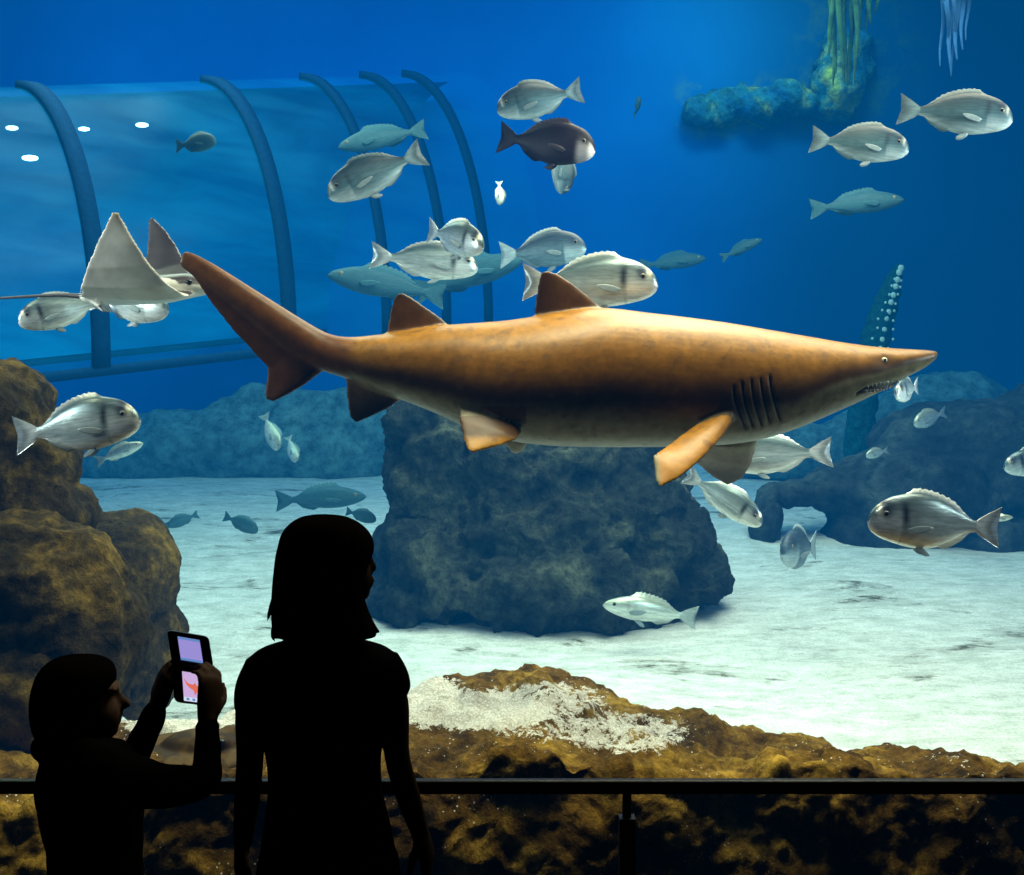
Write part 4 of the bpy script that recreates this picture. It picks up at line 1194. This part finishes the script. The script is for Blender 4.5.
b.stube(ARM_L, [.042, .034, .030, .026, (.020, .022)], n=14, sub=6)
HR = (P(210, 690, 2.70) - P(208, 716, 2.68)).normalized(); HL = (P(166, 682, 2.77) - P(158, 704, 2.79)).normalized()
# palms face each other around the console, fingers curl behind it, thumbs on the front
hand(b, ARM_R[-1], HR, Vector((-.75, .65, .0)), .165, (.35, .75, .55), -1)
hand(b, ARM_L[-1], HL, Vector((.75, .65, .0)), .165, (.35, .75, .55), 1)
xl, xr = P(72, 0, BD).x, P(118, 0, BD).x
for x in (xl, xr):
    b.stube([(x, BD, .72), (x, BD + .01, .40), (x, BD - .012, .24), (x, BD - .01, .08), (x, BD, .05)], [.075, .05, .047, .032, .032], n=14)
    b.stube([(x, BD - .04, .035), (x, BD + .04, .04), (x, BD + .11, .028)], [.028, .033, .026], n=12)
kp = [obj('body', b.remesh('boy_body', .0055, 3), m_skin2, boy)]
b = MB()
sections(b, BD, [(657, 62, 88, .03), (659.5, 50, 101, .055), (665, 41, 111, .078), (673, 35, 116, .092), (684, 31, 116.5, .099), (697, 28.5, 110, .099, -.008), (711, 29, 105, .096, -.014), (724, 32, 101, .09, -.018),
                 (735, 38, 98, .078, -.02), (742, 45, 92, .058, -.02)])
kp.append(obj('hair', b.remesh('boy_hair', .006, 2), m_hair, boy))
b = MB()
sections(b, BD, [(738, 52, 98, .062), (743, 43, 110, .076), (750, 41, 121, .09), (760, 39, 130, .105), (775, 35.5, 138, .12), (792, 34, 142, .128), (812, 38, 144, .128), (838, 46, 143, .12), (860, 46, 143, .122), (890, 43, 145, .126), (905, 43, 146, .126)])
b.stube([P(104, 772, 2.50), P(140, 783, 2.54), P(176, 786, 2.57), P(205, 779, 2.60), P(208, 755, 2.64), P(207.5, 728, 2.67)], [.062, .055, .045, .036, .032, .027], n=18, sub=6)
b.stube([P(207.5, 730, 2.67), P(207.5, 726, 2.672)], [.0285, .0285], n=18, cap=1)
b.stube([P(112, 762, 2.68), P(124, 774, 2.78), P(134, 757, 2.82), P(147, 730, 2.81), P(155, 711, 2.79)], [.055, .046, .038, .033, .028], n=18, sub=6)
b.stube([P(44, 748, BD - .03), P(70, 752, BD - .075), P(100, 752, BD - .06), P(116, 752, BD - .0)], [.03, .032, .03, .024], n=14)      # hood roll behind the neck
jm = b.remesh('boy_jacket', .0058, 2)
displace(jm, lambda c, n: n * (.004 * noise.noise(c * 22)))
kp.append(obj('jacket', jm, m_jack, boy))
b = MB()
sections(b, BD, [(898, 47, 142, .115), (930, 47, 143, .115), (955, 49, 142, .105)])
for x in (xl, xr):
    b.stube([(x, BD, .76), (x, BD + .005, .56), (x, BD + .008, .38), (x, BD - .01, .22), (x, BD - .004, .075)], [.085, .072, .06, .056, .052], n=16, cap=1)
kp.append(obj('trousers', b.remesh('boy_trousers', .009, 3), m_jean, boy))
for x in (xl, xr):
    b = MB(); shoe(b, (x, BD, 0), .21); kp.append(obj('shoe', b.mesh('boy_shoe'), m_shoe, boy))
recentre(kp, boy)

# ------------------------------------------------------------------ folding game console held by the boy
ND = 2.735
m_case = mat_plain('black_console_plastic', (0.010, 0.010, 0.011), .4, .3)
def quad_pt(q, u, v):     # q: tl, tr, br, bl
    return q[0].lerp(q[1], u).lerp(q[3].lerp(q[2], u), v)
upq = [P(167, 630, ND + .012), P(208.5, 637, ND + .032), P(213.5, 668, ND + .030), P(171.5, 661, ND + .010)]
loq = [P(171.5, 661, ND + .010), P(213.5, 668, ND + .030), P(215, 706, ND - .008), P(174.5, 701, ND - .028)]
con = empty('game_console', P(195, 704, ND)); tag(con, 'small black folding game console with two lit screens in the boy\'s hands', 'game console')
cp = []
def slab(q, th, name, mat, r=.12, inset=0.0, lift=0.0, parent=None):
    nrm = (q[1] - q[0]).cross(q[3] - q[0]).normalized()
    if nrm.y > 0: nrm = -nrm          # towards the boy and the camera side
    pts = []
    for (cu, cv, a0) in ((1 - r, r, -90), (1 - r, 1 - r, 0), (r, 1 - r, 90), (r, r, 180)):
        for k in range(5):
            a = math.radians(a0 + 22.5 * k); pts.append((cu + r * math.cos(a), cv + r * math.sin(a)))
    b = MB(); f = [quad_pt(q, u, v) + nrm * lift for u, v in pts]; g = [p - nrm * th for p in f]
    b.ring_loft([f, g]); o = obj(name, b.mesh(name, smooth=False), mat, parent or con); cp.append(o); return o, nrm
up, un = slab(upq, .010, 'lid', m_case); lo, ln_ = slab(loq, .012, 'base', m_case)
b = MB(); b.tube([upq[3].lerp(upq[2], .03), upq[3].lerp(upq[2], .97)], [.0065] * 2, n=12); cp.append(obj('hinge', b.mesh('console_hinge'), m_case, con))
def sub(q, u0, u1, v0, v1):
    return [quad_pt(q, u0, v0), quad_pt(q, u1, v0), quad_pt(q, u1, v1), quad_pt(q, u0, v1)]
m_s1 = mat_emit('upper_screen_glow', (.32, .27, .66), 1.0); m_s2 = mat_emit('lower_screen_glow', (.60, .42, .72), 1.0)
m_bar = mat_emit('screen_blue_bar', (.12, .25, .55), 1.0); m_org = mat_emit('screen_orange_shape', (.75, .16, .10), 1.0); m_ico = mat_emit('screen_white_strip', (.62, .72, .85), 1.0)
su = sub(upq, .235, .765, .15, .90); s1, _ = slab(su, .001, 'screen', m_s1, .02, lift=.0012, parent=up); s1['label'] = 'lavender upper screen'
sl = sub(loq, .235, .775, .22, .965); s2, _ = slab(sl, .001, 'screen', m_s2, .02, lift=.0012, parent=lo); s2['label'] = 'pink lower screen showing an orange shark'
def flat(q, pts, mat, lift, nrm, name, parent):
    b = MB(); b.v = [quad_pt(q, u, v) + nrm * lift for u, v in pts]; b.f = [tuple(range(len(pts)))]
    o = obj(name, b.mesh(name, smooth=False), mat, parent); cp.append(o); return o
flat(su, [(0, 0), (1, 0), (1, .1), (0, .1)], m_bar, .0018, un, 'top_strip', up)
flat(su, [(0, .9), (1, .9), (1, 1), (0, 1)], m_bar, .0018, un, 'bottom_strip', up)
flat(sl, [(.05, .22), (.22, .38), (.45, .42), (.55, .34), (.62, .43), (.85, .50), (1, .58), (.98, .66), (.8, .68), (.62, .66), (.52, .78), (.48, .62), (.3, .54), (.16, .44)], m_org, .0018, ln_, 'pictured_shark', lo)
flat(sl, [(0, .86), (1, .86), (1, 1), (0, 1)], m_ico, .0018, ln_, 'icon_strip', lo)
for k in range(3): flat(sl, [(.12 + .27 * k, .89), (.25 + .27 * k, .89), (.25 + .27 * k, .97), (.12 + .27 * k, .97)], m_bar, .0024, ln_, 'icon', lo)
recentre(cp, con)

# ------------------------------------------------------------------ lights
def area(name, loc, target, sx, sy, power, col, spread=180):
    l = bpy.data.lights.new(name, 'AREA'); l.shape = 'RECTANGLE'; l.size = sx; l.size_y = sy; l.energy = power; l.color = col; l.spread = math.radians(spread)
    o = bpy.data.objects.new(name, l); C.objects.link(o); o.location = loc
    o.rotation_euler = (Vector(target) - Vector(loc)).to_track_quat('-Z', 'Y').to_euler()
    return o
area('warm_key_light', (0.2, 3.68, 4.5), (0.2, 4.6, 1.4), 5.0, 0.3, 62, (1.0, .86, .62))
area('ledge_light', (0.3, 4.3, 4.3), (0.2, 4.4, 0.5), 3.4, 0.4, 115, (1.0, .80, .48), 110)
area('left_light', (-2.9, 4.8, 3.6), (-2.0, 5.0, 0.8), 0.8, 0.5, 11, (1.0, .85, .5), 140)
area('left_front_light', (-4.6, 3.75, 3.1), (0.5, 7.0, 2.2), 0.6, 1.2, 42, (1.0, .94, .82), 64)  # added side fill for the fish flanks, not a known tank lamp
area('right_front_light', (4.8, 3.75, 3.1), (0.5, 7.0, 2.2), 0.6, 1.2, 78, (1.0, .94, .82), 64)  # matching fill added on the right
area('sand_light', (2.2, 7.6, 6.6), (1.8, 7.4, 0), 6.0, 4.0, 1700, (1.0, .70, .46))
area('left_sand_light', (-3.5, 10.5, 7.0), (-3.0, 11.0, 0), 5.0, 4.0, 900, (.95, .78, .5))
area('far_light', (-1.0, 14.0, 8.4), (-1.0, 15.5, 2), 14.0, 3.0, 560, (.5, .9, 1.0))
area('wall_wash', (3.4, 14.6, 8.6), (3.6, 17.2, 6.2), 2.0, 0.6, 75, (1.0, 1.0, .5), 90)  # added to brighten the algae on the back wall
def spot(name, loc, target, power, angle, col):
    l = bpy.data.lights.new(name, 'SPOT'); l.energy = power; l.spot_size = math.radians(angle); l.spot_blend = 0.8; l.color = col; l.shadow_soft_size = 0.05
    o = bpy.data.objects.new(name, l); C.objects.link(o); o.location = loc
    o.rotation_euler = (Vector(target) - Vector(loc)).to_track_quat('-Z', 'Y').to_euler()
spot('forehead_spot', (1.2, 3.9, 4.4), P(775, 365, 4.3), 90, 11, (1, .8, .5))  # this and the next three spots are added to raise highlights on the shark
spot('back_spot', (0.2, 3.9, 4.4), P(640, 340, 4.4), 28, 26, (1, .8, .5))
spot('fin_spot', (0.3, 3.7, 4.4), P(690, 450, 4.1), 70, 10, (1, .8, .5))
spot('pelvic_spot', (-0.4, 3.7, 4.4), P(490, 440, 4.25), 80, 8, (1, .8, .5))
spot('fish_spot', (0.5, 3.66, 3.3), P(915, 520, 4.5), 75, 20, (1, .96, .88))  # added to brighten the lower right bream
